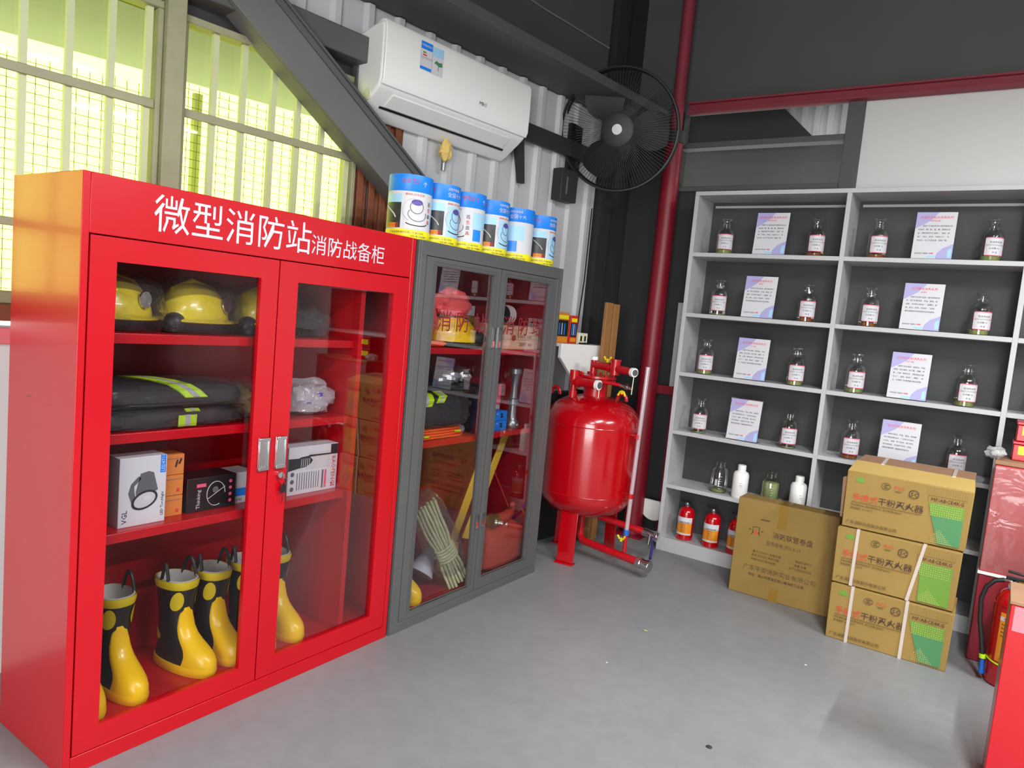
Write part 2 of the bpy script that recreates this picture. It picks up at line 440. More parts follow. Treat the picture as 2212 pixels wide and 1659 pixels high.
def corrugated(s0, s1, z0, z1, n=0.0, pitch=0.19, depth=0.022):
    """ribbed sheet in the wall frame (thin solid)"""
    mbx = MB(); pr = []
    s = s0
    while s < s1 - 1e-4:
        for ds, dn in ((0, 0), (0.10, 0), (0.118, depth), (0.150, depth), (0.168, 0)):
            if s + ds < s1: pr.append((s + ds, n + dn))
        s += pitch
    pr.append((s1, n))
    m = len(pr)
    vs = [(a, -b, z0) for a, b in pr] + [(a, -b, z1) for a, b in pr] + [(a, -b + 0.004, z0) for a, b in pr] + [(a, -b + 0.004, z1) for a, b in pr]
    fs = []
    for i in range(m - 1):
        fs.append((i, i + 1, i + 1 + m, i + m)); fs.append((i + 2 * m, i + 3 * m, i + 1 + 3 * m, i + 1 + 2 * m))
    mbx.add(vs, fs); return mbx
# window wall
mb = MB()
mb.box(-6.5, -1.075, 0.0, 0.12, 0, 1.30)
mb.box(-6.5, -5.6, 0.0, 0.12, 1.30, 2.62)
mb.box(-1.075, 0.97, 0.03, 0.12, 0, 2.95)
wstruct(mb, 'wall_left', 'wall_white', smooth=False)
wstruct(corrugated(-0.78, 0.97, 0, 2.95), 'wall_left_cladding', 'cladding', smooth=False)
wstruct(corrugated(-6.5, -0.78, 2.76, 2.95), 'wall_left_upper_cladding', 'cladding', smooth=False)
mb = MB(); mb.box(0.97, 1.46, 0.0, 0.12, 0, 3.95); mb.box(0.99, 1.12, -0.05, 0, 0, 3.95)
wstruct(mb, 'wall_left_corner', 'black_steel', smooth=False)
mb = MB(); mb.box(-6.5, 0.97, 0.0, 0.12, 2.95, 3.95)
wstruct(mb, 'wall_left_upper', 'dark_steel', smooth=False)
mb = MB(); mb.box(-6.5, -0.6, -0.10, 0.04, 2.64, 2.76)
wstruct(mb, 'trim_1', 'dark_steel', bevel=0.006)
mb = MB(); mb.box(-6.5, -1.075, 0.0, 0.10, 2.58, 2.64)
wstruct(mb, 'trim_2', 'black_steel', smooth=False)
mb = MB(); mb.box(-6.5, 1.42, -0.37, 0.0, 2.955, 3.01)
wstruct(mb, 'trim_3', 'dark_steel', smooth=False)
mb = MB(); mb.tube([(-1.2, -0.36, 3.22), (-0.1, -0.30, 3.22), (0.55, -0.30, 3.22)], 0.008, 6)
wstruct(mb, 'trim_4', 'steel')
# brown slatted infill beside the window
sl = wthing('slatted_panel', 'rusty brown slatted infill between the right window and the ribbed wall', 'panel', -1.07, 0, 1.30)
mb = MB(); mb.box(0, 0.29, 0.0, 0.02, 0, 1.30); mb.build('backing', 'rust', sl, smooth=False)
for k in range(4):
    mb = MB(); mb.box(0.012 + k * 0.072, 0.05 + k * 0.072, -0.018, 0.0, 0, 1.30); mb.build('slat', 'rust', sl, bevel=0.003)
# windows
def window(nm, s0, s1, z0, z1, label):
    root = bpy.data.objects.new(nm, None); COL.objects.link(root)
    root.location = W0; root.rotation_euler = (0, 0, WROT); root['kind'] = 'structure'; root['label'] = label
    mb = MB()
    mb.box(s0, s1, -0.02, 0.06, z1 - 0.03, z1); mb.box(s0, s1, -0.02, 0.06, z0, z0 + 0.045)
    mb.box(s0, s0 + 0.022, -0.02, 0.06, z0 + 0.045, z1 - 0.03); mb.box(s1 - 0.022, s1, -0.02, 0.06, z0 + 0.045, z1 - 0.03)
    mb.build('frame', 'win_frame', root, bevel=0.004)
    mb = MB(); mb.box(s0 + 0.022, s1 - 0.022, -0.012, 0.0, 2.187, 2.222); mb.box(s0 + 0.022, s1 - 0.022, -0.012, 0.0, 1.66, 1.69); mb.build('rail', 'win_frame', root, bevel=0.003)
    mb = MB(); mb.box(s0 + 0.02, s1 - 0.02, 0.040, 0.043, z0 + 0.04, z1 - 0.025); mb.build('pane', 'win_glass', root, smooth=False)
    return root
w1 = window('window_1', -5.6, -2.02, 1.385, 2.60, 'long tinted window left of the grey post, behind the red cabinet')
w2 = window('window_2', -1.945, -1.075, 1.385, 2.585, 'tinted window between the grey post and the diagonal brace')
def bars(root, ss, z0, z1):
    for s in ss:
        mb = MB(); mb.box(s - 0.012, s + 0.012, 0.002, 0.024, z0, z1); mb.build('bar', 'bar_glow', root)
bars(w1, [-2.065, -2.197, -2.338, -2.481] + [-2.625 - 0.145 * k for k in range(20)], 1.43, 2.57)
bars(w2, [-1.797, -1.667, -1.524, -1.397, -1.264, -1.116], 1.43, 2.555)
def grid(root, s0, s1, z0, z1, step=0.036):
    mb = MB(); s = s0; w = 0.0011
    while s < s1: mb.box(s - w, s + w, 0.122, 0.124, z0, z1); s += step * 1.25
    z = z0
    while z < z1: mb.box(s0, s1, 0.124, 0.126, z - w, z + w); z += step
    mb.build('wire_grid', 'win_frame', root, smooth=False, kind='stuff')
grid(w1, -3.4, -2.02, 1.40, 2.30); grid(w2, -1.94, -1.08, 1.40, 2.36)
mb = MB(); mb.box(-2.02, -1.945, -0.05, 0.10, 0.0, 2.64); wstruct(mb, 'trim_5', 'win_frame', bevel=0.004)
mb = MB(); mb.box(-5.6, -1.0, -0.05, 0.12, 1.325, 1.385); wstruct(mb, 'window_sill', 'rust', bevel=0.004)
mb = MB(); mb.box(-5.6, -1.0, -0.02, 0.0, 1.24, 1.30); wstruct(mb, 'baseboard_left', 'pouch', bevel=0.004)
# outdoors, seen through the windows
mb = MB(); mb.box(-30, -3.3, -20, 30, -0.25, -0.15); g = mb.build('ground', 'ground', smooth=False); struct(g)
aw = wthing('awning', 'pale corrugated awning sheet outside above the windows', 'awning', 0, 0, 0)
mb = MB(); mb.hexa([(-6, 0.5, 2.72), (1.0, 0.5, 2.82), (1.0, 2.3, 3.00), (-6, 2.0, 2.72)], [(-6, 0.5, 2.74), (1.0, 0.5, 2.84), (1.0, 2.3, 3.02), (-6, 2.0, 2.74)])
mb.build('roof_sheet', 'awning', aw, smooth=False)
for s in (-2.3, -1.0, 0.2):
    mb = MB(); mb.tube([(s, 1.9, -0.15), (s, 1.9, 2.78)], 0.035, 8); mb.build('post', 'ground', aw)

# far wall (behind the shelves)
mb = MB(); mb.box(-0.93, 4.2, 5.0, 5.1, 2.30, 3.06); mb.box(-1.9, 4.2, 5.0, 5.1, 0, 2.30)
struct(mb.build('wall_back', 'wall_white', smooth=False))
mb = MB(); mb.box(-3.2, -1.9, 5.0, 5.1, 0, 2.52); mb.box(-3.2, -2.12, 5.0, 5.1, 2.52, 3.06); mb.box(-1.9, -1.03, 5.0, 5.1, 2.3, 2.52)
struct(mb.build('wall_back_corner', 'black_steel', smooth=False))
mb = MB(); mb.box(-3.2, 4.2, 5.0, 5.1, 3.06, 3.95); struct(mb.build('wall_back_upper', 'dark_steel', smooth=False))
mb = MB(); mb.box(-1.03, -0.93, 4.97, 5.08, 2.30, 3.06); struct(mb.build('trim_6', 'dark_steel', bevel=0.004))
mb = MB(); mb.box(-2.12, -1.03, 4.98, 5.08, 2.80, 2.84); mb.box(-2.12, -1.03, 4.98, 5.08, 2.50, 2.535); struct(mb.build('trim_7', 'dark_steel', bevel=0.004))
mb = MB(); mb.box(-2.6, -0.6, 5.7, 5.75, 2.2, 3.4); struct(mb.build('wall_back_recess', 'dark_steel', smooth=False))
mb = MB()
for k in range(9): mb.box(-1.9 + k * 0.09, -1.86 + k * 0.09, 5.52, 5.55, 2.98, 3.24)
mb.box(-1.92, -1.08, 5.55, 5.565, 2.98, 3.24); struct(mb.build('wall_back_ribbed', 'cladding', smooth=False))
br = thing('roof_brace', 'black diagonal roof brace behind the gap above the shelves', 'brace', (-1.5, 5.4, 2.94))
mb = MB(); mb.hexa([(-0.75, 0, -0.02), (0.2, 0, -0.02), (0.2, 0.05, -0.02), (-0.75, 0.05, -0.02)], [(-0.75, 0, 0.30), (-0.13, 0, 0.30), (-0.13, 0.05, 0.30), (-0.75, 0.05, 0.30)]); mb.build('plate', 'black_steel', br, smooth=False)
# rest of the room shell
mb = MB(); mb.box(4.1, 4.2, -3.6, 5.1, 0, 3.95); struct(mb.build('wall_right', 'wall_dim', smooth=False))
mb = MB(); mb.box(-3.7, -0.5, -3.1, -3.0, 0, 3.95); mb.box(2.3, 4.2, -3.1, -3.0, 0, 3.95); mb.box(-0.5, 2.3, -3.1, -3.0, 2.75, 3.95)
struct(mb.build('wall_rear', 'wall_dim', smooth=False))
# steelwork
rb = thing('roof_beam', 'maroon horizontal steel beam above the shelves', 'beam', (-2.07, 4.93, 3.03))
mb = MB(); mb.box(0, 6.1, -0.02, 0.05, 0, 0.012); mb.box(0, 6.1, 0.01, 0.02, 0.012, 0.06); mb.box(0, 6.1, -0.02, 0.05, 0.06, 0.072); mb.build('flange', 'red_beam', rb, smooth=False)
pc = thing('steel_column', 'dark red round steel column in the corner left of the shelves', 'column', (-2.11, 4.84, 0))
mb = MB(); mb.cyl((0, 0, 0), (0, 0, 2.86), 0.072, 28, 0.062); mb.build('shaft', 'red_col', pc)
mb = MB(); mb.cyl((0, 0, 2.86), (0, 0, 3.95), 0.042, 20); mb.build('upper_shaft', 'red_beam', pc)
mb = MB(); mb.box(-0.11, 0.11, -0.11, 0.11, 0, 0.015); mb.build('base_plate', 'red_col', pc)
mb = MB(); mb.cyl((0, 0, 2.80), (0, 0, 2.88), 0.078, 24); mb.build('collar', 'black_steel', pc)
# big diagonal brace
bp = thing('diagonal_brace', 'thick grey diagonal steel brace crossing from the ceiling down to the cabinet tops', 'brace', W0, WROT)
d = Vector((0.926, 0, -0.623)).normalized(); pn = Vector((0.558, 0, 0.830)); A0 = Vector((-1.805, 0, 2.664)) - d * 0.75
LEN = 2.12; Wd = 0.19
def bb(mb, u0, u1, y0, y1, l0=0.0, l1=LEN):
    P = lambda l, u, y: A0 + d * l + pn * u + Vector((0, y, 0))
    mb.hexa([P(l0, u0, y0), P(l1, u0, y0), P(l1, u0, y1), P(l0, u0, y1)], [P(l0, u1, y0), P(l1, u1, y0), P(l1, u1, y1), P(l0, u1, y1)])
mb = MB(); bb(mb, 0.0, Wd, -0.125, -0.108); bb(mb, 0.0, 0.012, -0.108, 0.0); mb.build('web', 'beam', bp, bevel=0.003)
mb = MB(); bb(mb, Wd, Wd + 0.012, -0.145, 0.0); bb(mb, Wd - 0.03, Wd, -0.135, -0.125); mb.build('flange', 'dark_steel', bp, bevel=0.003)
# vent frame behind the air conditioner
vf = wthing('vent_frame', 'dark metal vent frame behind the left end of the air conditioner', 'vent', -1.12, 0.0, 2.42)
mb = MB(); mb.box(0, 0.26, -0.035, 0, 0, 0.025); mb.box(0, 0.26, -0.035, 0, 0.195, 0.22); mb.box(0, 0.02, -0.035, 0, 0.025, 0.195); mb.box(0.24, 0.26, -0.035, 0, 0.025, 0.195); mb.build('frame', 'dark_steel', vf, smooth=False)
for k in range(3):
    mb = MB(); mb.box(0.02, 0.24, -0.02, -0.012, 0.05 + k * 0.055, 0.075 + k * 0.055); mb.build('slat', 'cladding', vf, smooth=False)

# ============================================================ RED CABINET
XF = -2.17; XB = -2.614
rc_ = thing('fire_cabinet', 'tall red steel cabinet with two glass doors and large white Chinese lettering', 'cabinet', (-2.39, 1.675, 0))
mb = MB()
mb.box(XB, XF, 0.99, 1.012, 0, 1.8); mb.box(XB, XF, 2.336, 2.36, 0, 1.8)
mb.box(XB, XB + 0.012, 1.012, 2.336, 0, 1.8); mb.box(XB, XF - 0.02, 1.012, 2.336, 1.775, 1.8); mb.box(XB, XF - 0.02, 1.012, 2.336, 0.085, 0.105)
mb.box(XF - 0.02, XF, 1.012, 2.336, 0, 0.055)
mb.build('carcass', 'red', rc_, world=True, bevel=0.002)
mb = MB(); mb.box(XF - 0.02, XF, 1.012, 2.336, 1.630, 1.80); hd = mb.build('header', 'red', rc_, world=True, bevel=0.002)
text('lettering', '微型消防站', 0.122, 'ink_white', hd, (XF + 0.0012, 1.193, 1.672), (0, 1, 0), (0, 0, 1), sx=0.985)
text('lettering', '消防战备柜', 0.078, 'ink_white', hd, (XF + 0.0012, 1.790, 1.673), (0, 1, 0), (0, 0, 1), sx=0.985)
def door(parent, name, mat, xf, y0, y1, z0, z1, wy0, wy1, wz0, wz1, t=0.02):
    mb = MB()
    mb.box(xf - t, xf, y0, wy0, z0, z1); mb.box(xf - t, xf, wy1, y1, z0, z1); mb.box(xf - t, xf, wy0, wy1, z0, wz0); mb.box(xf - t, xf, wy0, wy1, wz1, z1)
    dr = mb.build(name, mat, parent, world=True, smooth=False)
    mb = MB(); mb.box(xf - t * 0.75, xf - t * 0.55, wy0 - 0.004, wy1 + 0.004, wz0 - 0.004, wz1 + 0.004); mb.build('glass_pane', 'glass', dr, world=True, smooth=False)
    return dr
d1 = door(rc_, 'door', 'red', XF, 1.016, 1.658, 0.059, 1.626, 1.092, 1.587, 0.132, 1.557)
d2 = door(rc_, 'door', 'red', XF, 1.663, 2.332, 0.059, 1.626, 1.745, 2.245, 0.131, 1.555)
for dr, y0 in ((d1, 1.612), (d2, 1.686)):
    mb = MB()
    mb.box(XF, XF + 0.006, y0, y0 + 0.044, 0.868, 0.988)
    mb.box(XF + 0.006, XF + 0.012, y0, y0 + 0.006, 0.868, 0.988); mb.box(XF + 0.006, XF + 0.012, y0 + 0.038, y0 + 0.044, 0.868, 0.988)
    mb.box(XF + 0.006, XF + 0.014, y0, y0 + 0.044, 0.868, 0.880); mb.box(XF + 0.006, XF + 0.014, y0, y0 + 0.044, 0.976, 0.988)
    mb.build('handle', 'chrome', dr, world=True, bevel=0.0012)
mb = MB(); mb.cyl((XF, 1.712, 0.842), (XF + 0.014, 1.712, 0.842), 0.012, 18); mb.box(XF + 0.014, XF + 0.030, 1.709, 1.715, 0.832, 0.850); lk = mb.build('lock', 'chrome', d2, world=True)
mb = MB(); mb.box(XF + 0.012, XF + 0.018, 1.712, 1.732, 0.775, 0.806); mb.box(XF + 0.014, XF + 0.016, 1.719, 1.723, 0.735, 0.775); mb.tube([(XF + 0.028, 1.713, 0.836), (XF + 0.026, 1.724, 0.822), (XF + 0.015, 1.722, 0.806)], 0.0022, 6)
mb.build('key', 'black_plastic', d2, world=True, bevel=0.001)
for z in (1.345, 1.032, 0.715):
    mb = MB(); mb.box(XB + 0.012, -2.226, 1.012, 2.09, z - 0.024, z); mb.box(-2.226, -2.222, 1.012, 2.09, z - 0.032, z); mb.build('shelf', 'red', rc_, world=True, bevel=0.002)
mb = MB(); mb.box(XB + 0.012, -2.205, 2.092, 2.108, 0.105, 1.775); mb.box(-2.205, -2.198, 2.088, 2.112, 0.105, 1.775); mb.build('divider', 'red', rc_, world=True)

# ============================================================ GREY CABINET
XG = -2.163
gc = thing('display_cabinet', 'grey steel framed cabinet with two glass doors and a red lined inside', 'cabinet', (-2.39, 2.99, 0))
mb = MB()
mb.box(XB, XG, 2.372, 2.390, 0, 1.8); mb.box(XB, XG, 3.585, 3.603, 0, 1.8); mb.box(XB, XG - 0.02, 2.39, 3.585, 1.78, 1.8)
mb.box(XB, XB + 0.01, 2.39, 3.585, 0, 1.78)
mb.box(XG - 0.02, XG, 2.390, 3.585, 1.738, 1.8); mb.box(XG - 0.02, XG, 2.390, 3.585, 0, 0.045)
mb.box(XG - 0.02, XG, 2.390, 2.427, 0.045, 1.738); mb.box(XG - 0.02, XG, 3.551, 3.585, 0.045, 1.738)
mb.build('carcass', 'grey_frame', gc, world=True, bevel=0.0015)
mb = MB(); mb.box(XB + 0.01, XB + 0.014, 2.392, 3.583, 0.05, 1.776); mb.box(XB + 0.014, XG - 0.03, 2.391, 2.395, 0.05, 1.776); mb.box(XB + 0.014, XG - 0.03, 3.580, 3.584, 0.05, 1.776)
mb.box(XB + 0.014, XG - 0.03, 2.395, 3.58, 0.045, 0.058); mb.box(XB + 0.014, XG - 0.03, 2.395, 3.58, 1.77, 1.776); mb.build('lining', 'red_in', gc, world=True, smooth=False)
for z in (1.325, 0.875):
    mb = MB(); mb.box(XB + 0.014, -2.215, 2.395, 3.58, z - 0.03, z); mb.build('shelf', 'red', gc, world=True, bevel=0.002)
gd1 = door(gc, 'door', 'grey_frame', XG, 2.430, 2.996, 0.048, 1.735, 2.502, 2.945, 0.078, 1.698)
gd2 = door(gc, 'door', 'grey_frame', XG, 3.001, 3.548, 0.048, 1.735, 3.055, 3.475, 0.108, 1.700)
def moulding(dr, y0, y1, z0, z1):
    mb = MB()
    for e in (0.008, 0.02):
        w = 0.0035
        mb.box(XG, XG + 0.003, y0 - e - w, y0 - e, z0 - e, z1 + e); mb.box(XG, XG + 0.003, y1 + e, y1 + e + w, z0 - e, z1 + e)
        mb.box(XG, XG + 0.003, y0 - e, y1 + e, z1 + e - w, z1 + e); mb.box(XG, XG + 0.003, y0 - e, y1 + e, z0 - e, z0 - e + w)
    mb.build('moulding', 'grey_frame', dr, world=True, smooth=False)
moulding(gd1, 2.502, 2.945, 0.10, 1.698); moulding(gd2, 3.055, 3.475, 0.125, 1.700)
for dr, y0 in ((gd1, 2.958), (gd2, 3.012)):
    for z0, z1 in ((1.335, 1.44), (0.39, 0.465)):
        mb = MB(); mb.box(XG, XG + 0.008, y0, y0 + 0.005, z0, z1); mb.box(XG, XG + 0.008, y0 + 0.021, y0 + 0.026, z0, z1); mb.box(XG, XG + 0.008, y0 + 0.005, y0 + 0.021, z1 - 0.006, z1); mb.box(XG, XG + 0.008, y0 + 0.005, y0 + 0.021, z0, z0 + 0.006)
        h = mb.build('handle', 'chrome', dr, world=True, smooth=False)
        mb = MB(); mb.box(XG, XG + 0.003, y0 + 0.005, y0 + 0.021, z0 + 0.006, z0 + 0.035); mb.build('handle_insert', 'red', dr, world=True, smooth=False)
for dr, y in ((gd1, 2.535), (gd2, 3.06)):
    for k, ch in enumerate('消防站'):
        text('lettering', ch, 0.105, 'ink_darkred', dr, (XG - 0.008, y + k * 0.138, 1.415), (0, 1, 0), (0, 0, 1), sx=1.05)

# ============================================================ SHELF UNIT
YS = 4.65; SD = 0.30
su = thing('shelf_unit', 'large light grey board shelf unit with rows of open bays along the far wall', 'shelf', (-0.9, YS + 0.15, 0))
def sbox(name, x0, x1, z0, z1, mat='shelf', y0=YS, y1=YS + SD - 0.008):
    mb = MB(); mb.box(x0, x1, y0, y1, z0, z1); return mb.build(name, mat, su, world=True, bevel=0.0015)
SX = [(-1.837, -1.811), (-0.905, -0.879), (0.000, 0.026), (0.93, 0.956)]
SZ = [2.035, 1.635, 1.237, 0.840, 0.466]
sbox('side_panel', *SX[0], 0, 2.407); sbox('divider', *SX[1], 0, 2.407); sbox('divider', *SX[2], 0, 2.407); sbox('side_panel', *SX[3], 0, 2.407)
sbox('top_board', SX[0][0], SX[3][1], 2.407, 2.433)
for b in range(3):
    x0, x1 = SX[b][1], SX[b + 1][0]
    for z in SZ: sbox('shelf_board', x0, x1, z - 0.026, z)
    sbox('bottom_board', x0, x1, 0.0, 0.095)
    mb = MB(); mb.box(x0, x1, YS + 0.285, YS + 0.292, 0.095, 2.407); mb.build('back_panel', 'shelf_back', su, world=True, smooth=False)
    mb = MB(); mb.box(x0 + 0.02, x1 - 0.02, YS + 0.275, YS + 0.285, 2.37, 2.385); mb.build('cleat', 'shelf', su, world=True, smooth=False)
# pale board standing behind the left end
pb = thing('loose_board', 'narrow pale grey board standing behind the left end of the shelf unit', 'board', (-1.91, 4.93, 0.0))
mb = MB(); mb.box(-0.075, 0.07, 0, 0.02, 1.08, 1.71); mb.build('board', 'shelf', pb, bevel=0.002)
mb = MB(); mb.box(-0.05, -0.02, 0.0, 0.015, 0, 1.08); mb.build('leg', 'red_col', pb); mb = MB(); mb.box(0.02, 0.05, 0.0, 0.015, 0, 1.08); mb.build('leg', 'red_col', pb)
rbm = thing('low_rail', 'dark maroon horizontal rail between the corner column and the shelf unit', 'rail', (-2.2, 4.90, 1.05))
mb = MB(); mb.box(0, 0.34, 0, 0.02, 0, 0.06); mb.build('rail', 'red_col', rbm)
wb = thing('white_basin', 'half-round white basin hanging low beside the left end of the shelf unit', 'basin', (-1.97, 4.86, 0.28))
mb = MB(); pts = [(0.12 * math.cos(a), -0.15 * math.sin(a)) for a in [PI * k / 14 for k in range(15)]]
mb.prism(pts, 'y', -0.012, 0.012); mb.build('bowl', 'white_plastic', wb, bevel=0.006)

# ============================================================ THINGS IN THE RED CABINET
# rubber fire boots: toe towards +x
BZ = [0.0, 0.03, 0.05, 0.07, 0.09, 0.11, 0.13, 0.16, 0.20, 0.25, 0.30, 0.335]
BB = [-.088, -.088, -.084, -.08, -.078, -.076, -.074, -.071, -.070, -.074, -.080, -.084]
BF = [.182, .188, .186, .176, .152, .118, .090, .068, .058, .060, .068, .072]
BW = [.050, .052, .052, .050, .047, .045, .044, .044, .046, .051, .057, .061]
def binterp(A, z):
    if z <= BZ[0]: return A[0]
    for i in range(len(BZ) - 1):
        if z <= BZ[i + 1]:
            t = (z - BZ[i]) / (BZ[i + 1] - BZ[i]); return A[i] * (1 - t) + A[i + 1] * t
    return A[-1]
def bsurf(th, z, off=0.0):
    xb, xf, w = binterp(BB, z), binterp(BF, z), binterp(BW, z)
    cx = (xb + xf) / 2 ; ax = (xf - xb) / 2
    c, s = math.cos(th), math.sin(th)
    e = 0.85
    x = cx + (ax + off) * math.copysign(abs(c) ** e, c)
    wy = w * (1.0 if z > 0.12 else 1.0 - 0.12 * max(0.0, -c))
    y = (wy + off) * math.copysign(abs(s) ** e, s)
    return (x, y, z)
def make_boot():
    b = thing('rubber_boot', 'x', 'boot', (0, 0, 0), 0, 'rubber fire boots on the floor of the red cabinet')
    seg = 32; mb = MB()
    zs = [0.012 + (0.335 - 0.012) * k / 26 for k in range(27)]
    vs = []; fs = []
    for z in zs:
        for k in range(seg): vs.append(bsurf(2 * PI * k / seg, z))
    for i in range(len(zs) - 1):
        for k in range(seg):
            a = i * seg + k; q = i * seg + (k + 1) % seg; fs.append((a, q, q + seg, a + seg))
    fs.append(tuple(range(seg))[::-1])
    mb.add(vs, fs); mb.build('shaft', 'black_rubber', b)
    mb = MB(); vs = []; fs = []
    zz = [0.335, 0.338, 0.30, 0.25, 0.21]
    for j, z in enumerate(zz):
        for k in range(seg): vs.append(bsurf(2 * PI * k / seg, min(z, 0.335), (-0.001, -0.006, -0.007, -0.008, -0.012)[j])[:2] + (z,))
    for i in range(len(zz) - 1):
        for k in range(seg):
            a = i * seg + k; q = i * seg + (k + 1) % seg; fs.append((a, q, q + seg, a + seg))
    mb.add(vs, fs); mb.build('lining', 'lining', b)
    def band(name, mat, z0, z1, off, parent):
        mb = MB(); vs = []; fs = []; m = 4
        for j in range(m):
            z = z0 + (z1 - z0) * j / (m - 1); o = off * (0.6 if j in (0, m - 1) else 1)
            for k in range(seg): vs.append(bsurf(2 * PI * k / seg, z, o))
        for i in range(m - 1):
            for k in range(seg):
                a = i * seg + k; q = i * seg + (k + 1) % seg; fs.append((a, q, q + seg, a + seg))
        fs += [tuple(range(seg))[::-1], tuple(range((m - 1) * seg, m * seg))] if z0 < 0.01 else []
        mb.add(vs, fs); return mb.build(name, mat, parent)
    band('sole', 'yellow_rubber', 0.0, 0.034, 0.006, b)
    band('top_band', 'yellow_dull', 0.305, 0.336, 0.004, b)
    # toe guard that runs up the front like a horn
    mb = MB(); vs = []; fs = []; nz, nt = 22, 16
    for j in range(nz + 1):
        z = 0.02 + 0.215 * j / nz; t = j / nz
        g = math.radians(80) * (1 - t) ** 0.8 + math.radians(16) * (t ** 0.7)
        if t > 0.93: g *= 0.6
        for k in range(nt + 1):
            th = -g + 2 * g * k / nt + math.radians(-10) * t
            vs.append(bsurf(th, z, 0.0035 if 0 < k < nt and j < nz else 0.0005))
    for j in range(nz):
        for k in range(nt):
            a = j * (nt + 1) + k; fs.append((a, a + 1, a + nt + 2, a + nt + 1))
    mb.add(vs, fs); mb.build('toe_guard', 'yellow_rubber', b)
    for sgn in (-1, 1):   # leaf-shaped shin patches and round heel dots
        mb = MB(); vs = [bsurf(sgn * math.radians(48), 0.255, 0.004)]; fs = []; n = 18
        for k in range(n):
            a = 2 * PI * k / n
            th = sgn * math.radians(48 + 24 * math.cos(a)); z = 0.255 + (0.036 + 0.008 * math.sin(a)) * math.sin(a) + 0.008 * -math.cos(a)
            vs.append(bsurf(th, z, 0.0028))
        for k in range(n): fs.append((0, 1 + k, 1 + (k + 1) % n) if sgn > 0 else (0, 1 + (k + 1) % n, 1 + k))
        mb.add(vs, fs); mb.build('shin_patch', 'yellow_dull', b)
        mb = MB(); vs = [bsurf(sgn * math.radians(135), 0.12, 0.004)]; fs = []
        for k in range(n):
            a = 2 * PI * k / n
            vs.append(bsurf(sgn * math.radians(135 + 18 * math.cos(a)), 0.12 + 0.022 * math.sin(a), 0.0028))
        for k in range(n): fs.append((0, 1 + k, 1 + (k + 1) % n) if sgn > 0 else (0, 1 + (k + 1) % n, 1 + k))
        mb.add(vs, fs); mb.build('ankle_dot', 'yellow_dull', b)
        mb = MB(); p0 = bsurf(sgn * PI / 2 - 0.33, 0.32, -0.002); p1 = bsurf(sgn * PI / 2 + 0.33, 0.32, -0.002); pts = []
        for k in range(13):
            t = k / 12; a = PI * t
            pts.append((p0[0] + (p1[0] - p0[0]) * t + 0.008 * math.cos(a), p0[1] + (p1[1] - p0[1]) * t, 0.32 + 0.075 * math.sin(a)))
        mb.tube(pts, 0.0062, 8); mb.build('pull_loop', 'black_rubber', b)
    return b
boot = make_boot(); index_kids()
BF0 = 0.106
spots = [(-2.405, 1.112, 0.0, 'nearest rubber boot, only its yellow toe showing past the left door frame'),
         (-2.41, 1.248, 0.05, 'black and yellow rubber boot standing second from the left on the cabinet floor'),
         (-2.405, 1.478, 0.20, 'black and yellow rubber boot in the middle of the left door, its side showing'),
         (-2.41, 1.620, 0.05, 'black and yellow rubber boot just right of the middle one in the left door'),
         (-2.405, 1.765, 0.0, 'rubber boot half hidden by the centre door stiles, its toe showing'),
         (-2.41, 1.900, 0.06, 'furthest rubber boot in the red cabinet, seen at the left of the right door')]
for i, (x, y, rz, lb) in enumerate(spots):
    if i == 0: boot.location = (x, y, BF0); boot.rotation_euler = (0, 0, rz); boot['label'] = lb
    else: dup(boot, (x, y, BF0), rz, lb)

# helmets in clear bags
def make_helmet():
    h = thing('fire_helmet', 'x', 'helmet', (0, 0, 0), 0, 'bagged yellow helmets on the top shelf of the red cabinet')
    mb = MB(); vs = []; fs = []; seg = 30; n = 12
    for j in range(n + 1):
        ph = PI / 2 * j / n
        for k in range(seg):
            th = 2 * PI * k / seg
            r = math.cos(ph) ** 0.8 if j < n else 0.02
            lx = 0.128 * (1.0 + 0.10 * math.cos(th)); ly = 0.098
            vs.append((lx * r * math.cos(th), ly * r * math.sin(th), 0.045 + 0.128 * math.sin(ph)))
    for j in range(n):
        for k in range(seg):
            a = j * seg + k; q = j * seg + (k + 1) % seg; fs.append((a, q, q + seg, a + seg))
    fs.append(tuple(range(n * seg, (n + 1) * seg))); mb.add(vs, fs); sh = mb.build('shell', 'helmet', h)
    mb = MB(); mb.tube([(-0.11, 0, 0.06), (-0.07, 0, 0.145), (0.0, 0, 0.178), (0.08, 0, 0.155), (0.13, 0, 0.075)], 0.012, 8); mb.build('crest', 'helmet', h)
    mb = MB(); mb.lathe([(0.128, 0), (0.150, 0.004), (0.152, 0.010), (0.128, 0.016)], (0.008, 0, 0.036), 30, sy=0.80, cap=False); mb.build('brim', 'helmet', h)
    mb = MB(); mb.sphere((-0.098, -0.052, 0.034), 0.038, 0.036, 0.036, 16, 10); mb.sphere((-0.118, 0.0, 0.02), 0.036, 0.07, 0.022, 16, 8); mb.build('ear_guard', 'black_rubber', h)
    mb = MB(); mb.lathe([(0.0, 0.006), (0.026, 0.005), (0.030, 0.0)], (0, 0, 0), 20, sx=0.85, cap=False)
    for v in range(len(mb.v)):
        x, y, z = mb.v[v]; mb.v[v] = (0.085 + x * 0.8 , -0.082 - z, 0.105 + y)
    mb.build('badge', 'chrome', h)
    mb = MB(); mb.sphere((0.01, 0, 0.075), 0.168, 0.128, 0.118, 30, 18, e1=0.8, e2=0.8, amp=0.10, freq=3.0, seed=3, zmin=0.002); mb.build('clear_bag', 'bag', h)
    return h
helm = make_helmet(); index_kids()
HZ = 1.345
